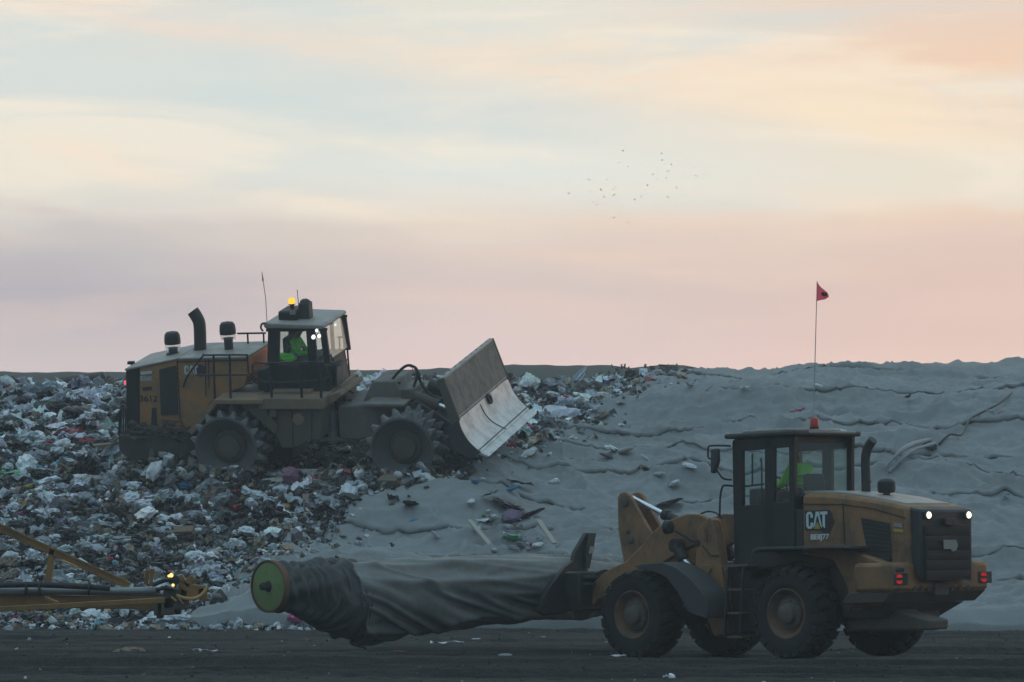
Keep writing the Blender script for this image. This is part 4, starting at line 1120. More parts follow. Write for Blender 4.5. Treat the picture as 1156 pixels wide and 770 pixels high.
m = MB(); m.tube([MBP[0], MBP[1]], .035, 8); m.tube([MBP[2], MBP[3]], .035, 8); m.build('windshield_frame', M_['black'], cb)
rf = slab([(296.5, 366.5), (299, 364.8), (364, 367), (366, 369.5), (364, 372), (299, 371)], YN - .08, YF + .08, 'cab_roof', M_['skypaled'], root, .03)
m = MB(); m.tube(smooth_path([S(297, 374, YN - .05), S(294.5, 370, YN - .05), S(296, 365.5, YN - .05), S(301, 365, YN - .05)], 5), .025, 8); m.build('cable_loop', M_['black'], rf)
# interior
zs = S(338, 414, -.1).z
m = MB(); m.box((S(333, 405, -.1).x, -.1, zs + .05), (.5, .5, .16)); m.box((S(326, 398, -.1).x, -.1, zs + .42), (.14, .5, .7)); m.build('driver_seat', M_['seat'], cb, .04)
m = MB(); m.box((S(361, 408, -.1).x, -.1, zs + .1), (.22, 1.0, .5)); m.tube([S(361, 407, -.1), S(355, 399, -.1)], .03, 8); m.build('console', M_['black'], cb, .03)
m = MB(); cst = S(354, 398, -.1); m.tube([cst + Vector((.06 * math.sin(a) , .19 * math.cos(a), .18 * math.sin(a))) for a in [2 * PI * i / 20 for i in range(21)]], .016, 6); m.build('steering_wheel', M_['black'], cb)
xseat = S(333, 405, -.1).x
person(K.M, (xseat, -.1, zs + .18), .06, .08, (cst + Vector((-.02, .17, .04)), cst + Vector((-.02, -.17, .04))), 'compactor driver in a lime green high visibility jacket seated inside the dusty cab')
# second hi-vis bundle visible on the near side of the seat
q = MB(); V_, F_ = TPL[3]; pc = S(322, 404.5, -.6); q.add([pc + Vector((v[0] * .62, v[1] * .5, v[2] * .42)) for v in V_], F_)
o = q.build('jacket', M_['hivis'], None); o.matrix_world = K.M; tag(o, 'folded lime green jacket lying beside the compactor driver', 'jacket')
# roof equipment
YC = -.25
zr = S(335, 366, YC).z + .18
rx = lambda px: S(px, 350, YC).x
rz = lambda py, px=335: S(px, py, YC).z
m = MB(); m.box(((rx(319) + rx(340)) / 2, YC, (rz(347) + rz(364)) / 2 - .02), (rx(340) - rx(319), .8, rz(347) - rz(364))); m.build('air_conditioner', M_['black'], rf, .05)
m = MB(); m.box(((rx(316) + rx(353)) / 2, YC + .05, rz(362.5)), (rx(353) - rx(314), 1.1, .06)); m.build('roof_tray', M_['black'], rf, .01)
m = MB(); m.box(((rx(339) + rx(351)) / 2, YC, (rz(341) + rz(362)) / 2), (rx(351) - rx(339), .34, rz(341) - rz(362))); m.lathe((rx(345), YC, rz(342)), (0, 0, 1), [(0, .13), (.06, .13), (.1, .06)], 16); m.build('air_intake', M_['dark'], rf, .04)
m = MB(); m.box((rx(336), YC - .41, rz(349.5)), (.14, .02, .09)); m.build('roof_label', M_['logo'], rf)
bc = Vector((rx(330), YC, rz(343.5)))
m = MB(); m.lathe(bc + Vector((0, 0, -.1)), (0, 0, 1), [(0, .05), (.08, .05), (.1, .085), (.12, .085)], 16); bb = m.build('beacon_base', M_['black'], rf)
m = MB(); m.lathe(bc, (0, 0, 1), [(0, .082), (.11, .078), (.15, .055), (.165, .01)], 16); m.build('beacon', M_['lampo'], bb)
m = MB(); m.tube([Vector((rx(337.5), YC, rz(347))), Vector((rx(337), YC, rz(327)))], .010, 5); m.build('antenna', M_['black'], rf)
def lamp(p, d, r=.075, mat=None, par=None):
    m = MB(); m.lathe(Vector(p) - Vector(d) * .08, d, [(0, r * .6), (.03, r * 1.1), (.078, r * 1.12)], 16); h_ = m.build('work_lamp', M_['black'], par or rf)
    m = MB(); m.lathe(Vector(p), d, [(0, r), (.012, r * .92), (.016, r * .5)], 16); m.build('lamp_lens', mat or M_['lampc'], h_)
fd = Vector((.75, -.62, -.05)).normalized()
for (a, b_, y, rr_) in ((357.5, 373, YN - .07, .042), (353.8, 380.5, YN - .07, .058), (360.2, 379.3, YN - .07, .052)): lamp(S(a, b_, y), fd, rr_)
for (a, b_) in ((379, 358.3), (378.4, 366.6)): lamp(S(a, b_, YF), fd, .042)
# whip flag behind the cab
f0 = S(301.5, 366, YN + .1); f1 = S(295.6, 307, YN + .1)
m = MB(); m.tube([f0, (f0 + f1) / 2 + Vector((.03, 0, 0)), f1], .010, 5); fp = m.build('flag_whip', M_['whip'], root)
a, b, c = S(295.4, 306.5, YN + .1), S(295.9, 318, YN + .1), S(298.0, 316.5, YN + .1)
MB().add([a, b, c, (a + c) / 2], [(0, 1, 2, 3)]).build('flag', M_['flagred'], fp)

# --- railings
def rail(pts, r=.024, name='handrail', par=None): return MB().tube(smooth_path([S(*p) for p in pts], 4), r, 8).build(name, M_['black'], par or root)
y = -1.72
rail([(207, 437, -1.05), (212, 424, -1.2), (229, 402, y), (233, 401, y), (276, 400.7, y), (279, 402, y), (280, 412, y), (281, 421, y), (286, 422.5, y)])
rail([(222, 423.5, -1.5), (240, 423.3, y), (279, 423, y)]); rail([(241, 401, y), (242.5, 450, y)], .03); rail([(259, 401, y), (260.5, 450, y)], .03)
rail([(268, 376.5, .6), (300, 376, .6)]); rail([(279.5, 376.5, .6), (280.5, 398, .6)]); rail([(297.5, 376.5, .6), (299, 416, .6)]); rail([(281, 397, .6), (306, 397, .6)])
rail([(286, 421, y), (285, 413, y), (289, 409.5, y), (300, 410, y), (357, 409, y), (364, 411, y), (371, 421, y), (374, 431, y)])
rail([(285, 421, y), (300, 431, y), (352, 430, y), (374, 425, y)])
for a in (306, 340, 362): rail([(a - 1, 410, y), (a + 1, 457, y)], .035)
xf = 3.35
rail([(381, 380.5, YF), (389, 381, YF), (391, 384, YF), (393, 405, YF), (394.5, 431, YF), (390, 432, YF)]); rail([(383, 381, YF), (384, 403, YF)]); rail([(388, 381, YF), (390, 420, YF)])
rail([(374, 410, YN), (381, 405, -.2), (389, 404, YF)]); rail([(373, 400, YN), (377, 409, YN), (383, 412, YN), (392, 406, -.2)])
pl = [S(378, 413, -.9), S(388.5, 406, .5), S(389, 428, .5), S(378.5, 437, -.9)]
MB().prism(pl, (.05, 0, 0)).build('front_plate', M_['grille'], root, .01)
slab([(372, 446), (384, 442), (386, 447), (366, 462), (363, 462), (363, 450)], -1.3, .6, 'front_fender', M_['yeld'], root, .02)

# --- articulation and front frame
slab([(362, 463), (384, 455), (386, 500), (362, 505)], -.45, .45, 'hitch_frame', M_['black'], root, .03)
m = MB(); m.tube([S(376, 464, -.7), S(376, 500, -.7)], .12, 14); m.tube([S(360, 496, -.8), S(392, 496, -.8)], .06, 12); m.build('hitch_pin', M_['pipe'], root)
m = MB()
rr = random.Random(9)
for i in range(9):
    a = rr.uniform(364, 380); p0 = S(a, 446 + rr.uniform(0, 10), rr.uniform(-.7, .5)); p2 = S(a + rr.uniform(12, 30), 446 + rr.uniform(-2, 14), rr.uniform(-.7, .5)); pm = (p0 + p2) / 2 + Vector((0, 0, rr.uniform(-.15, .25)))
    m.tube(smooth_path([p0, pm, p2], 5), .035, 7)
m.build('hose_bundle', M_['black'], root)
slab([(381, 459.5), (411, 456), (456, 457), (472, 470), (472, 482), (404, 497), (383, 495)], -.98, .98, 'front_frame', M_['frontdust'], root, .04)
slab([(408, 457), (420, 430.5), (447, 430), (452, 441), (464, 441), (466, 458), (456, 459)], -.62, .62, 'front_tower', M_['frontdust'], root, .04)
slab([(452, 440), (463, 440), (468, 459), (454, 459)], -.78, -.6, 'cylinder_bracket', M_['dustbrown'], root, .02)
slab([(411, 455.5), (456, 456.5), (456, 460), (409, 459.5)], -1.4, 1.4, 'front_deck', M_['frontdust'], root, .02)
for mir in (False, True):
    def mm(p): return Vector((p[0], -p[1], p[2])) if mir else Vector(p)
    A = mm(S(467, 446, -.72)); B = mm(S(507, 462, -.72)); Md = A.lerp(B, .68)
    m = MB(); m.tube([A, Md], .125, 16); m.lathe(Md - (B - A).normalized() * .1, (B - A), [(0, .15), (.12, .15)], 16); cy = m.build('lift_cylinder', M_['dustbrown'], root)
    m = MB(); m.tube([Md, B], .06, 12); m.build('cylinder_rod', M_['chrome'], cy)
    P = [mm(p) for p in K.poly([(452, 462), (470, 452), (503, 474), (527, 491), (545, 507), (538, 513), (516, 503), (486, 486)], -1.0)]
    MB().prism(P, (0, .2 * (-1 if mir else 1), 0)).build('push_arm', M_['dark'], root, .02)
rail([(440, 433, -.4), (447, 423, -.4), (456, 414.5, -.4), (463, 412.5, -.4), (469, 416, -.4), (471, 424, -.4), (467, 437, -.4)], .035, 'hose')
rail([(463, 413, -.3), (470, 416, -.3), (474, 429, -.3), (481, 441, -.3), (494, 449, -.3), (504, 452, -.3)], .035, 'hose')
m = MB(); m.box(S(441, 432, -.5), (.5, .12, .06)); m.build('lever', M_['black'], root)

# --- blade
YB = 2.4
top = S(499.5, 427.5, -YB); fold = S(517.5, 474, -YB); e1 = S(543, 510.5, -YB); e2 = S(552.5, 515, -YB)
full = Vector((0, 2 * YB, 0))
def sheet(prof, th, name, mat, par, bev=.01, y0=-YB, y1=YB):
    P = [Vector((p.x, y0, p.z)) for p in prof]; n = len(P); off = []
    for i in range(n):
        t_ = (P[min(i + 1, n - 1)] - P[max(i - 1, 0)]).normalized(); off.append(P[i] + Vector((t_.z, 0, -t_.x)) * th)
    m = MB()
    for i in range(n - 1): m.prism([P[i], P[i + 1], off[i + 1], off[i]], (0, y1 - y0, 0))
    return m.build(name, mat, par, 0, 40)


d = (e1 - fold); nb = Vector((d.z, 0, -d.x)).normalized()      # backwards normal
if nb.x > 0: nb = -nb
def curve(t): return fold.lerp(e1, t) + nb * (.09 * math.sin(PI * t))
cur = [curve(i / 14) for i in range(15)]
P = [Vector((p.x, -YB, p.z)) for p in cur]; bk = [p + nb * (.10 + .10 * math.sin(PI * i / 14)) for i, p in enumerate(P)]
n = len(P); V = [tuple(p) for p in P + bk] + [tuple(p + full) for p in P + bk]; F = []
for i in range(n - 1):
    F += [(i, i + 1, 2 * n + i + 1, 2 * n + i), (n + i + 1, n + i, 3 * n + i, 3 * n + i + 1), (i, n + i, n + i + 1, i + 1), (2 * n + i + 1, 3 * n + i + 1, 3 * n + i, 2 * n + i)]
F += [(0, 2 * n, 3 * n, n), (n - 1, 2 * n - 1, 4 * n - 1, 3 * n - 1)]
bl = MB().add(V, F).build('blade', M_['polish'], root, 0, 40)
ce = (e2 - e1); cn = Vector((ce.z, 0, -ce.x)).normalized() * .06
for i in range(4):
    y0 = -YB + .006 + i * (2 * YB / 4); MB().prism([Vector((p.x, y0, p.z)) for p in (e1 + nb * .02, e2, e2 + nb * .06, e1 + nb * .10)], (0, 2 * YB / 4 - .012, 0)).build('cutting_edge', M_['polish'], bl, .006)
u_ = (top - fold).normalized(); nr = Vector((u_.z, 0, -u_.x))
if nr.x > 0: nr = -nr
rk = MB(); rk.prism([fold + Vector((0, .04, 0)) + u_ * .02, top + Vector((0, .04, 0)), top + Vector((0, .04, 0)) + nr * .05, fold + Vector((0, .04, 0)) + u_ * .02 + nr * .05], full - Vector((0, .08, 0)))
# expanded-metal look: narrow raised strips
rr = random.Random(3)
rk_o = rk.build('trash_rack', M_['rust'], bl, .006)
m = MB()
for i in range(60):
    y_ = -YB + .1 + i * (2 * YB - .2) / 59; a = fold + u_ * .08 - nr * .008; b = top - u_ * .04 - nr * .008; a = Vector((a.x, y_, a.z)); b = Vector((b.x, y_ , b.z)); m.bar(a, b, .018, .022, (0, 1, 0))
m.build('rack_mesh', M_['rust'], rk_o)
for y_ in (-YB, YB - .07):
    MB().prism([Vector((p.x, y_, p.z)) for p in (fold + u_ * -.03 - nr * .03, top + u_ * .02 - nr * .03, top + nr * .16, fold + nr * .22)], (0, .07, 0)).build('rack_side', M_['dustbrown'], rk_o, .008)
m = MB(); m.bar(Vector((top.x, -YB, top.z)) + nr * .04, Vector((top.x, YB, top.z)) + nr * .04, .12, .06); m.build('rack_top', M_['skypaled'], rk_o, .01)
m = MB()
for i in range(9):
    y_ = -YB + .35 + i * .5; q = top + u_ * .035 + nr * .04; m.box(Vector((q.x, y_, q.z)), (.03, .05, .025))
m.build('rack_lug', M_['dark'], rk_o)
for y_ in (-1.5, -.5, .5, 1.5):
    MB().prism([Vector((p.x, y_, p.z)) for p in (top + nr * .05, fold + nr * .05, cur[7] + nb * .18, e1 + nb * .10, e1 + nb * .22, cur[7] + nb * .42, fold + nr * .32, top + nr * .14)], (0, .07, 0)).build('blade_rib', M_['dustbrown'], bl, .006)
# side plate of the blade, lifting eye, weld scar
for y_ in (-YB - .035, YB):
    MB().prism([Vector((p.x, y_, p.z)) for p in [cur[0] - nb * .02] + cur[2:13:2] + [e1 - nb * .01, e1 + nb * .30, cur[7] + nb * .48, cur[0] + nb * .34]], (0, .035, 0)).build('blade_end_plate', M_['dark'], bl, .004)
lc = Vector((0, 0, 0)); q = curve(.10); lp = None
best = None
for i in range(97):
    y_ = -YB + 4.8 * i / 96; s_ = K.proj((q.x, y_, q.z)); dd = abs(s_[0] - 551)
    if best is None or dd < best[0]: best = (dd, y_)
lp = Vector((q.x, best[1], q.z)) - nb * .02
m = MB(); fn = -nb
ring = [lp + fn * .03 + Vector((0, math.cos(a) * .11, 0)) + u_ * (math.sin(a) * .11) for a in [2 * PI * i / 20 for i in range(21)]]
m.tube(ring, .035, 8, False); m.lathe(lp, fn, [(0, .09), (.02, .09)], 16); m.build('lifting_eye', M_['black'], bl)
m = MB(); pts = []
for i in range(10):
    t__ = .06 + .92 * i / 9; q = curve(t__); pts.append(Vector((q.x, best[1] - .72 + .5 * t__ ** 2.0, q.z)) - nb * .006)
m.tube(pts, .014, 5); m.build('weld_scar', M_['dark'], bl)
q = cur[13]; m = MB(); m.tube([Vector((q.x, -YB + .02, q.z)) - nb * .004, Vector((q.x, YB - .02, q.z)) - nb * .004], .016, 5); m.build('edge_seam', M_['dark'], bl)
# ================================================================== wheel loader
Ld = LOAD
lroot = empty('wheel_loader', Ld.M, 'ochre yellow wheel loader with lit rear lamps, parked on the dark soil holding the roll', 'loader')
S = Ld.S; X_ = Ld.X


def ls(pts, y0, y1, name, mat, parent=None, bevel=.02): return MB().prism(Ld.poly(pts, y0), (0, y1 - y0, 0)).build(name, mat, parent or lroot, bevel)


TR, TW = .75, .58
hubR = S(888, 692, 1.30); hubF = S(714, 694, 1.30)
xR = hubR.x; xF = hubF.x; zR = TR; zF = TR
print('loader hubs', hubR, hubF)
# --- wheels: one built, three copied
def make_wheel():
    m = MB(); m.lathe((0, -.20, 0), (0, 1, 0), [(0, .30), (0, .40), (.06, .42), (.24, .37), (.36, .37), (.43, .39), (.44, .415), (.465, .42), (.47, .40), (.44, .37), (.40, .34), (.34, .31), (.33, .01)], 48)
    rim = m.build('wheel', M_['rimp'], None, 0, 30)
    m = MB(); ts = TW / 2
    m.lathe((0, 0, 0), (0, 1, 0), [(-ts + .03, .44), (-ts, .52), (-ts - .005, .60), (-ts + .03, .68), (-ts + .09, TR - .07), (ts - .09, TR - .07), (ts - .03, .68), (ts + .005, .60), (ts, .52), (ts - .02, .44), (ts - .05, .40)], 64, 0.0, False)
    nl = 22
    for k in range(nl):
        for side in (-1, 1):
            for (ya, yb, sh, w_) in ((.02, .155, 0.0, .078), (.165, .30, .055, .085)):
                a0 = 2 * PI * (k + (.5 if side > 0 else 0)) / nl
                pts = []
                for (yy, da) in ((ya, -w_ + sh * .3), (yb, -w_ + sh), (yb, w_ * .62 + sh), (ya, w_ * .62 + sh * .3)):
                    a = a0 + da * 1.45; rb = (TR - .075) - (.055 if yy > .25 else 0); rt = TR + .012 - (.05 if yy > .25 else 0)
                    u = Vector((math.cos(a), 0, math.sin(a))); pts.append((u * rb + Vector((0, yy * side, 0)), u * rt + Vector((0, yy * side, 0))))
                v = [p[0] for p in pts] + [p[1] for p in pts]
                m.add(v, [(0, 3, 2, 1), (4, 5, 6, 7), (0, 1, 5, 4), (1, 2, 6, 5), (2, 3, 7, 6), (3, 0, 4, 7)])
    # side-wall shoulder blocks
    for k in range(44):
        for side in (-1, 1):
            a0 = 2 * PI * k / 44; v = []
            for (rr_, yo) in ((.655, ts - .005), (.70, ts - .045)):
                for da in (-.045, .045):
                    a = a0 + da; u = Vector((math.cos(a), 0, math.sin(a))); v.append(u * rr_ + Vector((0, side * (yo + .018), 0))); v.append(u * (rr_ - .01) + Vector((0, side * (yo - .03), 0)))
            m.add(v, [(0, 2, 6, 4), (1, 5, 7, 3), (0, 1, 3, 2), (4, 6, 7, 5), (0, 4, 5, 1), (2, 3, 7, 6)])
    ty = m.build('tyre', M_['rubber'], rim, 0, 30)
    m = MB(); m.lathe((0, .12, 0), (0, 1, 0), [(0, .26), (.06, .25), (.08, .17), (.16, .155), (.18, .12), (.18, .01)], 28)
    for k in range(12):
        a = 2 * PI * k / 12; m.lathe((.215 * math.cos(a), .17, .215 * math.sin(a)), (0, 1, 0), [(0, .020), (.035, .020), (.04, .008)], 6)
    hb = m.build('hub', M_['dustbrown'], rim, 0, 30)
    return rim, ty, hb


rim, ty, hb = make_wheel()
for i, (x, y, z) in enumerate(((xR, 1.05, zR), (xF, 1.05, zF), (xR, -1.13, zR), (xF, -1.05, zF))):
    if i == 0: w_ = rim; w_.parent = lroot
    else:
        w_ = copy_obj(rim, lroot)
        for c_ in (ty, hb): copy_obj(c_, w_)
    w_.location = (x, y, z); w_.rotation_euler = (0, random.uniform(0, 6), 0 if y > 0 else PI)
for x in (xR, xF):
    m = MB(); m.tube([(x, -.85, TR), (x, .85, TR)], .20, 18); m.build('axle', M_['black'], lroot)

# --- rear body
hood = ls([(905, 557), (930, 556.8), (960, 559.5), (990, 564), (1024, 571.5), (1027, 640), (905, 640)], .74, -.74, 'engine_hood', M_['yel'], None, .07)
ls([(896, 575), (906, 575), (906, 640), (896, 640)], .72, -.72, 'hood_front', M_['dark'], None, .01)
ls([(907, 558), (930, 557.6), (960, 560), (990, 564.5), (1022, 571.5), (1022, 574), (907, 562)], .56, -.56, 'hood_crown', M_['skypaled'], None, .05).location.z = .055
sk_ = ls([(905, 619), (953, 619), (1008, 638), (1008, 672), (993, 684), (962, 690), (955, 660), (940, 632), (905, 626)], .92, -.92, 'rear_frame', M_['yel'], None, .03)
grx = X_(1039.5, 600, 0).x
xg = S(1039.5, 577, .64).x
# grille housing
P = Ld.poly([(1023.5, 571.5), (1040, 575.5), (1044, 657), (1027, 640)], .66)
P[1].x = xg; P[2].x = xg + .02
gh = MB().prism(P, (0, -1.32, 0)).build('grille_housing', M_['grille'], lroot, .04)
zt_ = P[1].z; zb_ = P[2].z; Hg = zt_ - zb_
def gx(z): return xg + (.02) * (zt_ - z) / Hg
m = MB(); m.box((xg - .012, 0, zt_ - .60 * Hg), (.02, 1.14, .76 * Hg)); gp = m.build('grille_panel', M_['grillep'], gh, .006)
for f0, f1 in ((.245, .36), (.38, .56), (.58, .70), (.72, .84), (.86, .96)):
    m = MB(); zc = zt_ - (f0 + f1) / 2 * Hg; m.prism([(xg - .022, -.54, zt_ - f0 * Hg), (xg - .022, -.54, zt_ - f1 * Hg), (xg - .032, -.54, zt_ - (f1 - .015) * Hg), (xg - .026, -.54, zt_ - f0 * Hg)], (0, 1.08, 0)); m.build('louvre', M_['grillep'], gp, .006)
m = MB(); m.box((xg - .05, 0, zt_ - .17 * Hg), (.07, .24, .10 * Hg)); m.build('latch', M_['black'], gp, .01)
m = MB(); m.prism([(xg - .054, y_, zt_ - f_ * Hg) for y_, f_ in ((.16, .42), (.16, .55), (-.02, .55), (-.05, .585), (-.16, .57), (-.20, .49), (-.16, .42))], (-.008, 0, 0)); m.build('badge', M_['logo'], gp)
for y_ in (.505, -.505):
    p_ = Vector((xg - .02, y_, zt_ - .075 * Hg)); m = MB(); m.box(p_, (.06, .20, .13)); q = m.build('lamp_housing', M_['black'], gh, .02)
    m = MB(); m.lathe(p_ + Vector((-.032, 0, 0)), (-1, 0, 0), [(0, .055), (.014, .05), (.02, .03)], 20); m.build('rear_lamp', M_['lampw'], q)
# side air intake, small plate, seams
sg_ = ls([(972, 584), (1004.5, 590.5), (1007, 633.5), (981.5, 632.5)], .745, .765, 'side_intake', M_['black'], hood, .01)
m = MB()
for i in range(9):
    f_ = (i + .5) / 9; A = S(972 + 9 * f_, 586 + 46 * f_, .768); B = S(1004.5 + 2.2 * f_, 592 + 41 * f_, .768); m.bar(A.lerp(B, .03), A.lerp(B, .96), .01, .02)
m.build('intake_slat', M_['dark'], sg_)
def lbar(a, b, w, name, mat, par, y=.746, th=.008):
    A = S(*a, y); B = S(*b, y); d = (B - A).normalized(); n = Vector((-d.z, 0, d.x)) * w / 2
    return MB().prism([A - n, B - n, B + n, A + n], (0, th, 0)).build(name, mat, par)
lbar((951.5, 568), (953.5, 612), .016, 'panel_seam', M_['black'], hood)
for a, b in (((906, 569), (951, 569.5)), ((951, 569.5), (985, 574)), ((985, 574), (1023, 585)), ((953.5, 612), (962, 640))): lbar(a, b, .014, 'panel_seam', M_['black'], hood)
lbar((1009, 592.5), (1019, 593.5), .06, 'nameplate', M_['logo'], hood); lbar((1009, 598.5), (1020, 599.5), .05, 'nameplate', M_['gold'], hood)
h = abs(S(912, 597, .74).z - S(912, 578, .74).z); w = abs(S(935, 588, .74).x - S(911, 588, .74).x)
cat_badge(hood, S(911, 597, .746), (-1, 0, 0), (0, 0, 1), h, w)
lettering('lettering', 'BE8J77', M_['white'], hood, S(915.5, 611.2, .75), (-1, 0, 0), (0, 0, 1), 1.2 * abs(S(915, 611.2, .74).z - S(915, 604.5, .74).z), abs(S(936, 608, .74).x - S(915.5, 608, .74).x), .02)
# counterweight
xc = -2.32
face = [(1002, 635), (1038, 635), (1041, 655.5), (1095, 650.5), (1095, 637), (1122, 637), (1122, 664), (1096, 667), (1040, 668), (1002, 669)]
P = Ld.polyx(face, xc); ymax = P[0].y; ymin = P[5].y
print('cw', ymax, ymin)
zc0 = P[0].z; zc1 = P[9].z; zm = P[2].z; ya, yb = P[2].y, P[3].y
cwp = [(xc, 1.24, zc0), (xc, ya, zc0), (xc, ya - .02, zm), (xc, yb + .02, zm), (xc, yb, zc0), (xc, -1.24, zc0), (xc, -1.24, zc1), (xc, 1.24, zc1)]
cw = MB().prism(cwp, (.78, 0, 0)).build('counterweight', M_['yel'], lroot, .07)
m = MB(); m.prism([(xc + .02, 1.2, zc1 + .01), (xc + .02, -1.2, zc1 + .01), (xc + .22, -1.15, zc1 - .17), (xc + .22, 1.15, zc1 - .17)], (.9, 0, 0)); m.build('counterweight_base', M_['dustbrown'], cw, .02)
m = MB(); m.prism([(xc + .25, .92, zc1 - .175), (xc + .25, -.92, zc1 - .175), (xc + .62, -.7, zc1 - .42), (xc + .62, .7, zc1 - .42)], (.85, 0, 0)); m.build('rear_skid', M_['dustbrown'], lroot, .02)
for y_ in (.64, .47, .30, -.30, -.50, -.70): MB().lathe((xc - .001, y_, zc1 + .055), (-1, 0, 0), [(0, .045), (.006, .045)], 14).build('bolt_hole', M_['black'], cw)
for y_ in (1.05, -1.08):
    m = MB(); zl = (zc0 + zc1) / 2 - .03; m.box((xc - .004, y_ - .06, zl), (.02, .34, .19)); hs = m.build('lamp_recess', M_['dark'], cw, .03)
    for dz, s_ in ((.045, 1), (-.045, -1)):
        m = MB(); q = [Vector((xc - .02, y_ + .065 * math.cos(a), zl + dz + s_ * .052 * math.sin(a) - s_ * .02)) for a in [PI * i / 8 for i in range(9)]]; m.prism(q, (-.015, 0, 0)); m.build('tail_lamp', M_['lampr'], hs)
m = MB(); m.box((xc - .003, 1.0, zc0 - .12), (.02, .2, .06)); m.build('hand_slot', M_['dark'], cw, .02)
m = MB(); m.box((xc + .3, 0, (zc1 + zm) / 2 - .05), (.68, .34, zm - zc1 + .04)); m.build('tow_pin_housing', M_['dustbrown'], cw, .02)
bx_ = ls([(964.5, 656), (994.5, 655.5), (995, 678), (965, 678.5)], 1.06, .5, 'tool_box', M_['yel'], None, .015)
m = MB(); m.lathe(S(980, 668, 1.06), (0, 1, 0), [(0, .03), (.015, .03), (.02, .01)], 10); m.build('box_lock', M_['rim'], bx_)
for a, b in (((966, 702.5), (1040, 702)), ((962, 707), (1046, 707))):
    pass
ls([(935, 636), (1012, 660), (1012, 690), (1048, 700), (1047, 711), (962, 712), (945, 690)], .62, .1, 'lower_frame', M_['dustbrown'], None, .03)
m = MB(); m.box((-1.3, 0, .62), (1.1, 1.1, .36)); m.build('belly_guard', M_['dustbrown'], lroot, .03)
# fender and platform by the cab
f_ = ls([(849, 620), (857, 617.5), (953, 616.5), (954, 619.5), (860, 621), (850, 624)], 1.36, .70, 'rear_fender', M_['fender'], None, .012)
f_ = ls([(849, 620), (857, 617.5), (953, 616.5), (954, 619.5), (860, 621), (850, 624)], -.7, -1.36, 'rear_fender', M_['fender'], None, .012)
ls([(848, 622), (952, 620), (956, 634), (938, 640), (900, 634), (858, 644), (846, 652)], .80, -.8, 'chassis', M_['black'], None, .02)
ls([(790, 640), (905, 628), (900, 712), (800, 716)], .45, -.45, 'centre_frame', M_['black'], None, .02)
# stack and precleaner
yst = -.25
B = S(978, 562, yst); pth = [B, S(977.5, 540, yst), S(977, 522, yst), S(977.8, 512, yst), S(981, 503, yst), S(985.5, 496.5, yst)]
m = MB(); m.tube(smooth_path(pth, 5), .078, 18); m.lathe(S(978, 545, yst), (0, 0, 1), [(0, .086), (.03, .086)], 18); m.build('exhaust_pipe', M_['dark'], lroot)
B = S(1001, 562, 0); m = MB(); m.lathe(B, (0, 0, 1), [(-.05, .06), (S(1001, 556, 0).z - B.z, .06)], 16); pc_ = m.build('precleaner_stem', M_['yel'], lroot)
z1 = S(1001, 556.5, 0).z - B.z; z2 = S(1001, 540, 0).z - B.z
m = MB(); m.lathe(B, (0, 0, 1), [(z1, .10), (z1 + .01, .135), (z1 + .07, .15), (z2 - .06, .145), (z2 - .02, .11), (z2, .04)], 24); m.build('precleaner_cap', M_['black'], pc_)

# --- cab
YC = .76
cab = empty('cab', None); cab.parent = lroot
cab.matrix_world = lroot.matrix_world
xb_ = S(893, 560, YC).x; xf_ = S(829, 560, YC).x
def cbar(pts, both=True, th=.08, name='cab_post', mat=None, bev=.008):
    P = Ld.poly(pts, YC); m = MB(); m.prism(P, (0, -th, 0))
    o = m.build(name, mat or M_['black'], cab_o, bev)
    if both:
        P2 = [Vector((p.x, -YC, p.z)) for p in P]; MB().prism(P2, (0, th, 0)).build(name, mat or M_['black'], cab_o, bev)
    return o
bpy.data.objects.remove(cab)
zf = S(860, 640, YC).z
m = MB(); m.box(((xb_ + xf_) / 2, 0, zf), (xf_ - xb_, 2 * YC, .14)); cab_o = m.build('cab', M_['black'], lroot, .02)
cbar([(826.5, 499), (837.5, 498), (838.5, 640), (829, 641)])
cbar([(863, 494), (873.5, 493.5), (873.5, 636), (864, 637)])
cbar([(890.5, 492), (896.5, 492), (896.5, 634), (891, 635)])
cbar([(827, 497), (897, 491), (897, 504), (828, 510)])
cbar([(829, 572), (873, 567), (873, 636), (829, 641)], name='cab_panel')
dr = cbar([(873, 567.5), (891, 566.5), (891, 635), (873, 636)], name='door', mat=M_['black'])
m = MB(); m.tube(smooth_path([S(858.5, 521, YC + .05), S(859.5, 519, YC + .09), S(860, 545, YC + .09), S(859.5, 606, YC + .09), S(858.5, 610, YC + .05)], 4), .014, 6); m.build('grab_handle', M_['dark'], cab_o)
for a, b in (((849.5, 512), (849.5, 548)), ((838, 549.5), (863, 546.5))): lb = lbar(a, b, .03, 'window_bar', M_['black'], cab_o, YC - .03)
# panes
for y in (YC - .04, -YC + .04):
    for pts in ([(837, 509), (863, 506), (863, 569), (837, 573)], [(873, 505), (891, 503), (891, 567), (873, 568)]):
        P = [Vector((p.x, y, p.z)) for p in Ld.poly(pts, YC)]; MB().prism(P, (0, .006, 0)).build('window_pane', M_['glass'], cab_o)
zr0 = S(893, 556, YC).z; zr1 = S(893, 499, YC).z; zroof = S(893, 492, YC).z
MB().prism([(xb_, .70, zr0 - .1), (xb_, -.70, zr0 - .1), (xb_, -.70, zr1), (xb_, .70, zr1)], (.006, 0, 0)).build('rear_window', M_['glassr'], cab_o)
m = MB(); m.box((xb_ + .03, 0, (zr1 + zroof) / 2 + .0), (.08, 1.44, zroof - zr1)); m.box((xb_ + .03, 0, zr0 - .35), (.08, 1.44, .6)); m.build('rear_frame_bar', M_['black'], cab_o, .008)
MB().prism([(xf_, .66, zr0 - .35), (xf_, -.66, zr0 - .35), (xf_, -.66, zr1), (xf_, .66, zr1)], (.006, 0, 0)).build('windshield', M_['glass'], cab_o)
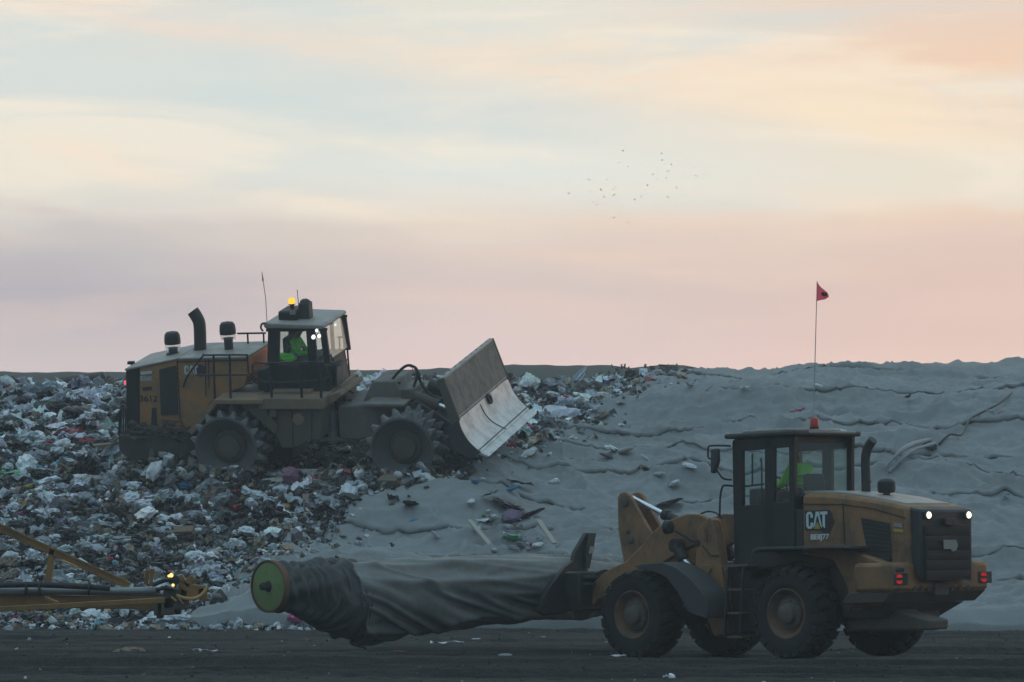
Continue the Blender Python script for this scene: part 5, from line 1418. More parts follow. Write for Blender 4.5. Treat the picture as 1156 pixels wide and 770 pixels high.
m = MB(); m.box((xf_ - .03, 0, (zr1 + zroof) / 2), (.08, 1.44, zroof - zr1)); m.box((xf_ - .03, 0, (zf + zr0 - .35) / 2), (.08, 1.5, zr0 - .35 - zf)); m.build('front_frame_bar', M_['black'], cab_o, .008)
# roof
zr = zroof
m = MB(); m.box(((xb_ + xf_) / 2 - .02, 0, zr + .045), (xf_ - xb_ + .34, 1.66, .085)); rf = m.build('cab_roof', M_['dark'], cab_o, .03)
m = MB(); m.box(((xb_ + xf_) / 2, 0, zr + .11), (xf_ - xb_ - .2, 1.3, .05)); m.build('roof_cap', M_['skypaled'], rf, .02)
m = MB(); m.box((xb_ - .16, -.1, zr + .06), (.06, 1.2, .05)); m.build('roof_lip', M_['skypaled'], rf, .01)
bz = zr + .12
p_ = S(919.5, 491, .25); p_.z = bz
m = MB(); m.lathe(p_, (0, 0, 1), [(0, .08), (.03, .08)], 16); bb = m.build('beacon_base', M_['black'], rf)
m = MB(); m.lathe(p_ + Vector((0, 0, .03)), (0, 0, 1), [(0, .072), (.02, .075), (.13, .073), (.15, .06), (.155, .02)], 18); m.build('beacon', M_['redlens'], bb)
# whip flag
f0 = S(918.3, 488, .1); f1 = S(922.4, 317.5, .1)
m = MB(); m.tube([f0, S(919.2, 440, .1), S(920.8, 380, .1), f1], [.009, .0075, .007, .006], 6); fp = m.build('flag_whip', M_['whip'], lroot)
fl = []
a0 = [(922.7, 318.5), (922.5, 324), (922.4, 332), (922.2, 340)]; rows = 7; V = []; F = []
top_, bot_, tip_ = S(922.7, 318.3, .1), S(922.2, 340.2, .1), S(937.0, 335.8, .1)
nu = 9
for i in range(nu):
    f = i / (nu - 1)
    for j in range(5):
        g_ = j / 4; p = top_.lerp(tip_, f).lerp(bot_.lerp(tip_, f), g_); p = p + Vector((0, .045 * math.sin(f * 7 + g_), 0)) * f ** .5; V.append(p)
for i in range(nu - 1):
    for j in range(4): F.append((i * 5 + j, i * 5 + j + 1, i * 5 + j + 6, i * 5 + j + 5))
fo = MB().add(V, F).build('flag', M_['flagred'], fp)
c_ = S(930.3, 332.2, .1); V = []; 
m = MB()
for s_ in (1, -1): m.lathe(c_ + Vector((0, .028 * s_, 0)), (0, s_, 0), [(0, .036), (.004, .036)], 18)
m.build('flag_print', M_['flagdark'], fo)
m = MB()
for s_ in (1, -1): m.lathe(c_ + Vector((.005, .034 * s_, -.02)), (0, s_, 0), [(0, .014), (.003, .014)], 10)
m.build('flag_dot', M_['pink_'] if 'pink_' in M_ else M_['logo'], fo)
# mirror and handrails
m = MB(); q = [(801.5, 507), (809, 506), (809.5, 520), (805.5, 534.5), (801.5, 534)]; m.prism(Ld.poly(q, 1.02), (0, -.10, 0)); mo = m.build('mirror', M_['fender'], lroot, .03)
m = MB(); m.tube(smooth_path([S(825, 503.5, .8), S(812, 503, .95), S(801.5, 503.5, 1.0), S(799.5, 506, 1.0), S(799.5, 516, 1.0), S(802, 518, 1.0)], 4), .016, 7); m.tube(smooth_path([S(808, 528, 1.0), S(814, 538, .95), S(819, 541, .85), S(826, 541.5, .8)], 4), .016, 7); m.build('mirror_arm', M_['black'], mo)
m = MB(); m.tube(smooth_path([S(812.5, 584, 1.0), S(813, 562, 1.0), S(815.5, 550, 1.0), S(819, 548, .95), S(827, 548.5, .8)], 4), .018, 7); m.build('handrail', M_['black'], lroot)
m = MB(); m.tube(smooth_path([S(788, 582, .3), S(798, 577.5, .3), S(808, 579, .3), S(815, 585, .3)], 5), .016, 7); m.build('hose', M_['black'], lroot)
# steps
st = ls([(815, 638), (844, 636.5), (844, 639.5), (815, 641)], 1.08, .6, 'ladder', M_['dustbrown'], None, .006)
m = MB(); m.bar(S(839.5, 640, 1.08), S(835.5, 719, 1.08), .06, .03); m.bar(S(822.5, 640, 1.08), S(818, 719, 1.08), .06, .03); m.build('ladder_rail', M_['dark'], st, .006)
for y_ in (664.5, 691, 718): ls([(821, y_), (838, y_), (838, y_ + 2.5), (821, y_ + 2.5)], 1.10, .82, 'step', M_['dustbrown'], st, .004)
# interior
xs_ = S(914, 548, 0).x; zs_ = S(914, 560, 0).z
print('driver', xs_, zs_, 'cab x', xb_, xf_, 'roof', zroof, 'floor', zf)
xs_ = min(max(xs_, xb_ + .38), xb_ + .6)
m = MB(); m.box((xs_ + .05, 0, zs_ - .12), (.50, .52, .16)); m.box((xs_ - .22, 0, zs_ + .16), (.12, .46, .42)); m.box((xs_, 0, (zf + zs_) / 2 - .15), (.3, .3, zs_ - zf - .25)); m.build('driver_seat', M_['seat'], cab_o, .05)
cst = Vector((xs_ + .56, 0, zs_ + .18))
m = MB(); m.tube([cst + Vector((.09 * math.sin(a), .19 * math.cos(a), .17 * math.sin(a))) for a in [2 * PI * i / 20 for i in range(21)]], .016, 6); m.tube([cst, cst + Vector((.28, 0, -.55))], .04, 8); m.build('steering_wheel', M_['black'], cab_o)
m = MB(); m.box((xf_ - .18, 0, zs_ - .1), (.2, 1.0, .5)); m.build('console', M_['black'], cab_o, .04)
person(Ld.M, (xs_ + .02, 0, zs_), .08, .08, (cst + Vector((-.02, .16, .04)), cst + Vector((-.02, -.16, .04))), 'loader driver in a lime green high visibility jacket facing away inside the black cab')

# --- front frame, lift arms, fender
ls([(792, 660), (818, 640), (822, 716), (806, 720), (798, 700)], .60, -.6, 'front_frame', M_['yel'], None, .03)
tow = [(788, 596), (800, 584), (804.5, 587), (811, 618), (817.5, 665), (818.5, 716), (805, 718.5), (800, 690), (791, 660), (784, 640)]
ls(tow, .66, .46, 'loader_tower', M_['yel'], None, .02)
P = [Vector((p.x, -.46, p.z)) for p in Ld.poly(tow, .66)]; MB().prism(P, (0, -.2, 0)).build('loader_tower', M_['yel'], lroot, .02)
arm = [(805, 594), (799, 586), (788, 580.5), (775, 580), (760, 585), (748, 591), (735, 602), (724, 616), (706, 634), (690, 641), (672, 655), (661, 668), (652, 682), (646, 692), (648, 700), (656, 700), (664, 690), (676, 676), (700, 668), (740, 640), (770, 622), (790, 612), (803, 606)]
for y0, y1 in ((.52, .38), (-.38, -.52)):
    P = [Vector((p.x, y0, p.z)) for p in Ld.poly(arm, .52)]; MB().prism(P, (0, y1 - y0, 0)).build('lift_arm', M_['yel'], lroot, .02)
m = MB(); q = S(697, 650, .45); m.tube([(q.x, -.5, q.z), (q.x, .5, q.z)], .12, 16); m.build('cross_tube', M_['yel'], lroot)
bell = [(705, 641), (698, 600), (697, 562), (700, 556.5), (706, 555.5), (711, 560), (722, 580), (735, 603), (728, 612), (716, 628)]
for y0, y1 in ((.30, .22), (-.02, -.10)):
    P = [Vector((p.x, y0, p.z)) for p in Ld.poly(bell, .30)]; be = MB().prism(P, (0, y1 - y0, 0)).build('bellcrank', M_['yel'], lroot, .012)
    if y0 > 0:
        for (a, b, r_) in ((705, 566, .10), (712, 609, .075), (708.5, 600, .035)):
            m = MB(); m.lathe(S(a, b, .30), (0, 1, 0), [(0, r_), (.02, r_), (.03, r_ * .75), (.03, .01)], 18); m.build('pivot_pin', M_['dustbrown'], be)
A = S(714, 562, .1); B = S(752, 581.5, .1); Cc_ = S(790, 600, .1)
m = MB(); m.tube([B, Cc_], .085, 16); m.lathe(B - (Cc_ - B).normalized() * .05, (Cc_ - B), [(0, .10), (.1, .10)], 16); tc = m.build('tilt_cylinder', M_['black'], lroot)
m = MB(); m.tube([A, B], .042, 14); m.build('cylinder_rod', M_['chrome'], tc)
# headlamp on its stalk
m = MB(); c_ = S(756, 595, .72); m.lathe(c_ + Vector((-.06, 0, 0)), (1, .15, 0), [(0, .06), (.03, .11), (.12, .125), (.14, .11)], 18); hl = m.build('headlamp', M_['black'], lroot)
m = MB(); m.tube([S(763, 599, .7), S(779, 609, .66), S(794, 615.5, .6)], .028, 8); m.lathe(S(790, 613, .6), (0, 1, 0), [(0, .06), (.08, .06)], 12); m.build('lamp_stalk', M_['black'], hl)
m = MB(); m.tube(smooth_path([S(793, 616, .68), S(797, 621, .68), S(802, 627, .68), S(811, 627, .68)], 4), .012, 6); m.build('cable', M_['black'], lroot)
# lift cylinder
A = S(764, 616, .62); B = S(772, 631, .62); Dd = S(790, 655, .62)
m = MB(); m.tube([A, B], .10, 16); m.lathe(A, (0, 1, 0), [(-.08, .12), (.08, .12)], 16); lc = m.build('lift_cylinder', M_['black'], lroot); m = MB(); m.tube([B, Dd], .045, 12); m.build('cylinder_rod', M_['chrome'], lc)
Pn = [Vector((p.x, -.62, p.z)) for p in (A, B, Dd)]
m = MB(); m.tube(Pn[:2], .10, 16); lc = m.build('lift_cylinder', M_['black'], lroot); m = MB(); m.tube(Pn[1:], .045, 12); m.build('cylinder_rod', M_['chrome'], lc)
ls([(781, 649), (793, 637.5), (799, 637), (802, 641), (800, 648), (789, 659)], .70, .56, 'cylinder_bracket', M_['yel'], None, .015)
m = MB(); m.box(S(797, 604, .67), (.07, .03, .22)); m.build('hose_clamp', M_['rim'], lroot)
# front fender
fen = [(716, 639), (724, 636.5), (748, 634.5), (764, 641), (778, 652), (790, 665), (797, 676), (799, 688), (798, 698), (786, 695), (777, 691), (770, 678), (764, 667), (752, 652), (738, 645), (720, 642.5)]
ls(fen, 1.34, .78, 'front_fender', M_['fender'], None, .015)
P = [Vector((p.x, -.78, p.z)) for p in Ld.poly(fen, 1.34)]; MB().prism(P, (0, -.5, 0)).build('front_fender', M_['fender'], lroot, .015)

# --- coupler with its black side plate, roll held in front of it
XP = 5.62                                   # plate plane
pl = [(658, 601.5), (666.5, 602), (664, 622), (659, 642), (660, 650), (646, 668), (636, 692), (612, 695), (603, 690.5), (608, 676), (618, 660), (633, 641), (643, 633), (645, 624)]
P = Ld.polyx(pl, XP); cp = MB().prism(P, (-.10, 0, 0)).build('clamp_plate', M_['black'], lroot, .012)
P = [p + Vector((-.11, 0, 0)) for p in Ld.polyx([(658.5, 602), (666.3, 602), (664, 617), (659, 642), (655, 642), (655, 622)], XP)]; MB().prism(P, (-.04, 0, 0)).build('plate_rib', M_['dark'], cp, .006)
P = [p + Vector((-.155, 0, 0)) for p in Ld.polyx([(659, 617), (664.3, 617), (662.3, 625), (657.3, 625)], XP)]; MB().prism(P, (-.012, 0, 0)).build('pale_label', M_['wood'], cp)
y0_ = Ld.X(690, 655, XP - .35).y; y1_ = Ld.X(644, 655, XP - .35).y
ztp = Ld.X(660, 645, XP - .35).z; zbt = Ld.X(650, 690, XP - .35).z
m = MB(); m.box((XP - .38, (y0_ + y1_) / 2, (ztp + zbt) / 2), (.36, abs(y1_ - y0_), ztp - zbt)); cf = m.build('coupler', M_['black'], lroot, .04)
m = MB(); m.box((XP - .6, (y0_ + y1_) / 2, ztp - .10), (.12, abs(y1_ - y0_) * .8, .05)); m.box((XP - .6, (y0_ + y1_) / 2, ztp - .22), (.1, abs(y1_ - y0_) * .8, .04)); m.build('coupler_bar', M_['fender'], cf, .008)
m = MB(); m.tube(smooth_path([S(672, 648, .5), S(684, 644, .4), S(696, 648, .3), S(702, 640, .2)], 5), .025, 7); m.tube(smooth_path([S(668, 652, .3), S(682, 650, .3), S(694, 656, .3)], 5), .025, 7); m.build('hose', M_['black'], lroot)

# ================================================================== tarp roll
XR = XP + .66
c0 = Ld.X(632, 661, XR)
def roll_y(px, py):
    return Ld.X(px, py, XR).y
y_end = roll_y(303, 662); y_far = -2.6
zax = Ld.X(620, 660, XR).z; zend = Ld.X(303, 662, XR).z
print('roll', c0, y_end, zax, zend)
rroot = empty('tarp_roll', Ld.M @ Matrix.Translation((XR, 0, zax)), 'thick roll of grey tarp on a green ended spool held by the loader', 'tarp roll')
Lr = y_end
def zaxis(y): return (zend - zax) * max(0, min(1, y / Lr))
# spool disc, rim, stub shaft
m = MB(); zc = zaxis(Lr); m.lathe((0, Lr, zc), (0, 1, 0), [(-.05, .40), (.0, .40), (.005, .385), (.005, .01)], 44); dsk = m.build('spool_flange', M_['green'], rroot, 0, 30)
m = MB(); m.lathe((0, Lr, zc), (0, 1, 0), [(-.05, .41), (.02, .412), (.02, .437), (-.10, .437), (-.10, .40)], 48); m.build('flange_rim', M_['rim'], dsk, 0, 30)
m = MB(); m.box((0, Lr + .08, zc), (.10, .16, .10), Matrix.Rotation(.5, 3, 'Y')); m.lathe((0, Lr, zc), (0, 1, 0), [(0, .10), (.02, .09)], 20); sh = m.build('spool_shaft', M_['dark'], dsk, .008)
m = MB(); m.box((0, Lr + .162, zc), (.055, .008, .055), Matrix.Rotation(.5, 3, 'Y')); m.build('shaft_socket', M_['black'], sh)
m = MB(); m.tube([(0, Lr - .06, zc), (0, y_far, 0)], .17, 18); m.build('spool_tube', M_['rim'], rroot)
# measured half-heights: pixel column -> (top,bottom)
prof_px = [(322, 637, 690), (335, 637, 694), (350, 636, 702), (365, 633, 712), (380, 631, 719), (400, 632, 723), (415, 632, 724), (440, 632, 721), (480, 630, 716), (520, 628, 711), (560, 626, 708), (600, 625, 701), (640, 625, 697), (700, 630, 690)]
yy = []; rr_ = []; zc_ = []
for a, t0, b0 in prof_px:
    y_ = roll_y(a, (t0 + b0) / 2); zt0 = Ld.X(a, t0, XR).z - zax; zb0 = Ld.X(a, b0, XR).z - zax
    yy.append(y_); rr_.append((zt0 - zb0) / 2 * .97); zc_.append((zt0 + zb0) / 2)
yy = np.array(yy); o_ = np.argsort(yy); yy = yy[o_]; rr_ = np.array(rr_)[o_]; zc_ = np.array(zc_)[o_]
def roll_surface(name, ya, yb, ny, fn, mat, na=150):
    ys_ = np.linspace(ya, yb, ny); th = np.linspace(0, 2 * PI, na, endpoint=False)
    T, Yv = np.meshgrid(th, ys_)
    R0 = np.interp(Yv, yy, rr_); Zc = np.interp(Yv, yy, zc_)
    R1, Zo, Yo = fn(T, Yv, R0)
    Px = R1 * np.cos(T) * .97; Pz = R1 * np.sin(T) + Zc + Zo
    V = np.stack([Px, Yo, Pz], 2).reshape(-1, 3)
    i = np.arange(ny - 1)[:, None] * na + np.arange(na)[None]; j = np.arange(ny - 1)[:, None] * na + (np.arange(na)[None] + 1) % na
    F = np.stack([i, j, j + na, i + na], 2).reshape(-1, 4)
    o = link_mesh(name, np_mesh(name, V, F), mat, rroot); sm = o.modifiers.new('s', 'SOLIDIFY'); sm.thickness = .02; sm.offset = -1; return o


mroll = bpy.data.materials.new('roll_tarp_cloth'); t = nt(mroll)
out = t.nodes.new('ShaderNodeOutputMaterial'); p = t.nodes.new('ShaderNodeBsdfPrincipled'); p.inputs['Roughness'].default_value = .55
n1 = noise(t, 1.2, 6, .7); n2 = noise(t, 7, 5, .7, w=4)
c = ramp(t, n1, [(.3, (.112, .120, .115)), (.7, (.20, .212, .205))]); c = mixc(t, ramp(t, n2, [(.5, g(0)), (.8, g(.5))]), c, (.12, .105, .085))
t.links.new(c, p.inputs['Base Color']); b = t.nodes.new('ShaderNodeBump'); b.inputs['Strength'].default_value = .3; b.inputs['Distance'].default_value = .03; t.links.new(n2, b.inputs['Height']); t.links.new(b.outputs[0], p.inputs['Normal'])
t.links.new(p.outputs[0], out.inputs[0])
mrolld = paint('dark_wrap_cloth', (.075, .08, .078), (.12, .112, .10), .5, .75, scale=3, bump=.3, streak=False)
y_flare = roll_y(392, 680)
def per(a, n, s=0): return vn(np.cos(a) * n + 50, np.sin(a) * n + 50, s)
def outer(T, Y, R0):
    s = (y_flare - Y)
    w1 = 1 - np.abs(2 * vn(np.cos(T + .22 * Y) * 1.5 + 9, np.sin(T + .22 * Y) * 1.5 + Y * .33, 210)); w2 = 1 - np.abs(2 * vn(np.cos(T + .5 * Y) * 3.2 + 19, np.sin(T + .5 * Y) * 3.2 + Y * .75, 213))
    w3 = vn(np.cos(T) * 6 + 5, np.sin(T) * 6 + Y * 2.4, 217)
    bell_ = np.exp(-(s / .22) ** 2)
    R1 = R0 * (1 + .035 * bell_) - .075 + .085 * w1 ** 2 + .075 * w2 ** 2.5 + .02 * w3
    return R1, -.05 * np.maximum(0, -np.sin(T)) * np.exp(-(s / 1.2) ** 2), Y + bell_ * (.22 * np.cos(T - 2.4) + .10 * per(T, 2.0, 222))
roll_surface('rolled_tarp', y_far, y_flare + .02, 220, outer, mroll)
# inner wraps: three telescoped layers stepping down to the flange
def wraps(k, scale_):
    def fn(T, Y, R0):
        f = 1 - np.abs(2 * ((Y * 4.6 + 1.1 * vn(Y * 1.9, Y * 0 + k, 239) + T / (2 * PI) * 1.0 + 1.5 * vn(np.cos(T) * 1.3 + Y * .35, np.sin(T) * 1.3 + Y * .6, 230 + k) + .35 * vn(np.cos(T) * 4, np.sin(T) * 4 + Y * 2, 237)) % 1.0) - 1)
        n_ = vn(np.cos(T) * 2.5 + 3, np.sin(T) * 2.5 + Y * 2.2, 233 + k)
        return (R0 - .035) * scale_ + .085 * f ** 1.4 * (.8 + .9 * vn(np.cos(T) * 2, np.sin(T) * 2 + Y * 1.7, 241)) + .09 * n_, Y * 0, Y
    return fn
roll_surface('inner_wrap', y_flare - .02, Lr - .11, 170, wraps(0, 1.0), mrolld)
m = MB()
for k in range(7):
    ya = y_flare + .12 + k * .16; pts = []
    for i in range(41):
        a = 2 * PI * i / 40; Y = ya + .12 * math.sin(a + k) + .06 * k * math.cos(a); R0 = float(np.interp(Y, yy, rr_)); z0 = float(np.interp(Y, yy, zc_)); R1 = R0 * (.985 + .03 * math.sin(a * 2 + k * 1.7)); pts.append((R1 * math.cos(a) * .97, Y, R1 * math.sin(a) + z0))
    m.tube(pts, [.028 + .014 * math.sin(i * .7 + k) for i in range(41)], 8, False)
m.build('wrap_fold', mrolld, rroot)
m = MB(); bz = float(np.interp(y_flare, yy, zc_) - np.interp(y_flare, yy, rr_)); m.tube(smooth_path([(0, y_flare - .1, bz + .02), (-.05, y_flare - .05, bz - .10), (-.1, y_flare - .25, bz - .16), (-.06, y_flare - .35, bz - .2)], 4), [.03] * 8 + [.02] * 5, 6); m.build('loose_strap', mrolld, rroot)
# ================================================================== tarp trailer tongue at the left
tr = empty('tarp_trailer', Matrix.Translation((-6.2, 60, 0)), 'ochre steel trailer frame with grey pipe and lit amber lamps cut by the left edge', 'trailer')
I_ = Matrix.Translation((6.2, -60, 0))
def L_(px, py, d): return I_ @ W(px, py, d)
m = MB(); m.bar(L_(-120, 694.5, 58.6), L_(186, 677.5, 59.4), .10, .085); m.build('frame_rail', M_['yelt'], tr, .008)
m = MB(); m.bar(L_(-120, 676, 61.0), L_(188, 681, 60.2), .12, .21); m.build('frame_rail', M_['yelt'], tr, .008)
m = MB(); m.bar(L_(-120, 666, 60.8), L_(190, 672, 60.2), .10, .05); m.build('frame_rail', M_['dustbrown'], tr, .008)
m = MB(); m.bar(L_(-140, 533, 60.0), L_(146, 661.5, 60.0), .12, .125); bm_ = m.build('brace', M_['yelt'], tr, .008)
m = MB(); m.bar(L_(-138, 530, 59.93), L_(143, 656.5, 59.93), .02, .03); m.build('brace_flange', M_['yelt'], bm_)
m = MB(); m.bar(L_(59, 620, 60.0), L_(52, 675, 60.0), .12, .10); m.build('upright', M_['yelt'], tr, .008)
m = MB(); m.bar(L_(51, 675, 59.6), L_(66, 681, 59.2), .05, .05); m.build('gusset', M_['yelt'], tr, .006)
m = MB(); m.tube([L_(-120, 668.5, 59.6), L_(178, 666.8, 59.9)], .062, 16); m.build('pipe', M_['pipe'], tr)
m = MB(); m.tube(smooth_path([L_(-120, 660, 59.6), L_(0, 660.5, 59.6), L_(40, 660, 59.6), L_(90, 662, 59.6), L_(124, 664.2, 59.6)], 6), .048, 12); m.build('hose', M_['black'], tr)
for a in (29, 44, 100): m = MB(); m.lathe(L_(a, 664.5, 59.6), (1, 0, 0), [(0, .12), (.02, .12)], 14); m.build('hose_clamp', M_['black'], tr)
m = MB(); m.tube(smooth_path([L_(70, 632.5, 59.8), L_(78, 636, 59.7), L_(88, 640.5, 59.8)], 3), .014, 6); m.build('cable', M_['hosey'], tr)
# hitch head
m = MB()
for (a, b_, w_, h_) in ((186, 684, .34, .30), (199, 676, .40, .34), (212, 668, .24, .26)): m.box(L_(a, b_, 59.9), (w_, .3, h_), Matrix.Rotation(random.uniform(-.2, .2), 3, 'Y'))
hd = m.build('hitch_head', M_['dustbrown'], tr, .02)
m = MB()
for (a, b_, w_, h_, ro) in ((208, 661, .18, .14, .5), (221, 667.5, .28, .22, .15), (229, 670.5, .14, .20, -.1), (203, 654, .16, .12, -.4), (182, 657, .2, .06, -.35), (214, 656, .12, .2, .8)): MB().box(L_(a, b_, 59.8), (w_, .12, h_), Matrix.Rotation(ro, 3, 'Y')).build('hitch_plate', M_['yelt'], hd, .012)
m = MB(); m.box(L_(181, 686, 59.9), (.10, .3, .34)); m.box(L_(196, 688, 60.0), (.24, .25, .16)); m.build('hitch_bracket', M_['black'], hd, .02)
m = MB(); m.lathe(L_(198, 654.5, 59.6), (0, -1, 0), [(0, .08), (.1, .08), (.12, .05)], 18); m.build('sensor_cap', M_['black'], hd)
m = MB(); m.bar(L_(167, 643, 59.9), L_(164.5, 660, 59.9), .05, .07); m.bar(L_(172, 645, 59.8), L_(170, 661, 59.8), .05, .06); m.box(L_(172, 644.5, 59.8), (.08, .08, .07)); m.build('stub_post', M_['yelt'], hd, .006)
m = MB(); m.tube(smooth_path([L_(199, 672, 59.7), L_(206, 674.5, 59.7), L_(216, 676, 59.6), L_(225, 673.5, 59.6), L_(231, 668, 59.6), L_(234.5, 662.5, 59.6)], 6), .030, 10)
m.build('yellow_hose', M_['hosey'], hd)
m = MB(); m.tube([L_(200, 673, 59.7), L_(207, 681.5, 59.7)], .014, 6); m.tube([L_(193, 674, 59.7), L_(199, 678.5, 59.7)], .02, 6); m.build('latch_rod', M_['hosey'], hd)
m = MB(); m.tube(smooth_path([L_(174, 660, 59.7), L_(186, 655, 59.7), L_(194, 656, 59.7)], 5), .035, 8); m.tube(smooth_path([L_(176, 666, 59.7), L_(190, 664, 59.7), L_(200, 669, 59.7)], 5), .03, 8); m.build('hose', M_['black'], hd)
for (a, b_, r_) in ((193.2, 649.5, .036), (190.4, 650.3, .022), (195.2, 660.6, .026)):
    m = MB(); p_ = L_(a, b_, 59.45); m.lathe(p_ + Vector((0, .07, 0)), (0, -1, 0), [(0, r_ * 1.1), (.05, r_ * 1.15)], 14); h_ = m.build('lamp_housing', M_['dark'], hd)
    m = MB(); m.lathe(p_ + Vector((0, .02, 0)), (0, -1, 0), [(0, r_), (.02, r_ * .8), (.03, .01)], 14); m.build('marker_lamp', M_['lampa'], h_)
# wheels beyond the frame edge that carry it
for yo in (-1.0, 1.2):
    m = MB(); m.lathe((-5.4, yo, .55), (0, 1, 0), [(-.15, .3), (-.17, .45), (-.12, .55), (.12, .55), (.17, .45), (.15, .3)], 36); wh = m.build('wheel', M_['rubber'], tr); m = MB(); m.lathe((-5.4, yo, .55), (0, 1, 0), [(-.12, .3), (.12, .3)], 24); m.build('rim', M_['yelt'], wh)
m = MB(); m.tube([(-5.4, -1, .55), (-5.4, 1.2, .55)], .07, 10); m.bar((-5.4, 0, .55), (-5.4, 0, 1.1), .15, .15, (0, 1, 0)); m.build('axle', M_['dustbrown'], tr)

# ================================================================== birds
def bird_mesh(seed):
    r = random.Random(seed); m = MB(); f = r.uniform(-.2, .5)
    m.lathe((0, -.28, 0), (0, 1, 0), [(0, .01), (.08, .06), (.26, .09), (.42, .06), (.5, .05), (.56, .01)], 8)
    for s in (-1, 1): m.prism([(0, .12, .03), (s * .4, .16, .03 + f * .4), (s * .95, -.06, .03 + f * .2), (s * .4, -.10, .03 + f * .36), (0, -.10, .03)], (0, 0, .02))
    m.prism([(-.05, -.25, 0), (.05, -.25, 0), (.09, -.42, .01), (-.09, -.42, .01)], (0, 0, .015)); return m
bproto = [bird_mesh(i).build('bird', flat('bird_plumage', (.10, .10, .098)), None) for i in range(3)]
bpos = [(617.5, 207), (638.5, 206), (665, 203), (685, 203), (693, 220), (678.5, 214.5), (674, 231), (650.5, 226.5), (642, 218.5), (682, 222.5), (670, 228), (699.5, 184), (703, 170.5), (709, 188), (720.5, 185), (741, 190), (747, 173), (747.5, 181), (737, 197), (741.5, 202), (752, 201), (754, 193.5), (764, 212), (786, 199), (783.5, 189), (796, 195.5), (731, 209.5), (716.5, 225.5), (754, 222.5), (693, 246), (709, 251.5), (692, 214), (724, 222), (758, 186), (666, 216), (695, 212)]
for i, (a, b_) in enumerate(bpos):
    if i < 3: o = bproto[i]
    else: o = copy_obj(bproto[i % 3])
    d = random.uniform(1150, 1600); o.location = W(a, b_, d); s_ = random.uniform(.75, 1.15); o.scale = (s_, s_, s_); o.rotation_euler = (random.uniform(-.4, .4), random.uniform(-.5, .5), random.uniform(0, 6.28))
    tag(o, 'tiny dark bird in the distant flock against the pale sky', 'bird', 'birds of the distant flock')

# ================================================================== haze
HAZE = 0.0009
if HAZE:
    m = MB(); m.box((0, 115, 13), (500, 300, 30)); hz = m.build('haze', None, None)
    mat = bpy.data.materials.new('thin_haze'); t = nt(mat); out = t.nodes.new('ShaderNodeOutputMaterial'); v = t.nodes.new('ShaderNodeVolumePrincipled')
    v.inputs['Color'].default_value = (.80, .88, .93, 1); v.inputs['Density'].default_value = HAZE; v.inputs['Anisotropy'].default_value = .3; t.links.new(v.outputs[0], out.inputs['Volume'])
    hz.data.materials.append(mat); tag(hz, 'thin dusk haze over the whole site', 'haze', kind='stuff')

# ================================================================== sky
SUN_AZ, SUN_EL = 62.0, 1.2          # degrees clockwise from the view direction
wd = bpy.data.worlds.new('World'); bpy.context.scene.world = wd; wd.use_nodes = True; t = wd.node_tree; t.nodes.clear()
out = t.nodes.new('ShaderNodeOutputWorld')
tc = t.nodes.new('ShaderNodeTexCoord'); nm = t.nodes.new('ShaderNodeVectorMath'); nm.operation = 'NORMALIZE'; t.links.new(tc.outputs['Generated'], nm.inputs[0])
sp = t.nodes.new('ShaderNodeSeparateXYZ'); t.links.new(nm.outputs[0], sp.inputs[0]); dx, dy, dz = sp.outputs
az = mathn(t, 'ARCTAN2', dx, dy); el = mathn(t, 'ARCSINE', dz)
def srgb(r_, g_, b_): return tuple((c / 255 / 12.92) if c / 255 <= .04045 else ((c / 255 + .055) / 1.055) ** 2.4 for c in (r_, g_, b_))
def cvec(sa, se, oa=0, oe=0):
    c = t.nodes.new('ShaderNodeCombineXYZ'); t.links.new(mathn(t, 'MULTIPLY_ADD', az, sa, oa), c.inputs[0]); t.links.new(mathn(t, 'MULTIPLY_ADD', el, se, oe), c.inputs[1]); return c.outputs[0]
def skyn(sa, se, det, rough, oa=0, oe=0, dist=0.0):
    n = t.nodes.new('ShaderNodeTexNoise'); n.inputs['Scale'].default_value = 1; n.inputs['Detail'].default_value = det; n.inputs['Roughness'].default_value = rough; n.inputs['Distortion'].default_value = dist
    t.links.new(cvec(sa, se, oa, oe), n.inputs['Vector']); return n.outputs['Fac']
# wavy elevation so that the bands drift
wav = mathn(t, 'MULTIPLY_ADD', skyn(9, 22, 3, .5, 3, 7), .020, -.010)
wav2 = mathn(t, 'MULTIPLY_ADD', skyn(22, 150, 5, .55, 8, 2, .4), .009, -.0045)
e2 = mathn(t, 'ADD', el, mathn(t, 'ADD', wav, wav2))
fac = mathn(t, 'DIVIDE', e2, .16)
def st(y): return (565 - y) / 4140 / .16
left = [(0.0, srgb(176, 168, 170)), (st(425), srgb(206, 192, 192)), (st(380), srgb(196, 185, 187)), (st(330), srgb(182, 175, 180)), (st(285), srgb(191, 185, 186)), (st(255), srgb(205, 197, 192)), (st(235), srgb(220, 213, 203)), (st(195), srgb(219, 218, 209)), (st(150), srgb(216, 219, 212)), (st(80), srgb(215, 219, 212)), (st(20), srgb(219, 215, 206)), (1.0, srgb(205, 208, 206))]
mid = [(0.0, srgb(190, 170, 168)), (st(425), srgb(226, 201, 196)), (st(380), srgb(220, 199, 194)), (st(330), srgb(214, 196, 189)), (st(285), srgb(220, 204, 193)), (st(255), srgb(230, 215, 198)), (st(235), srgb(231, 225, 213)), (st(195), srgb(227, 229, 221)), (st(150), srgb(228, 226, 215)), (st(80), srgb(228, 221, 208)), (st(20), srgb(226, 222, 209)), (1.0, srgb(212, 212, 206))]
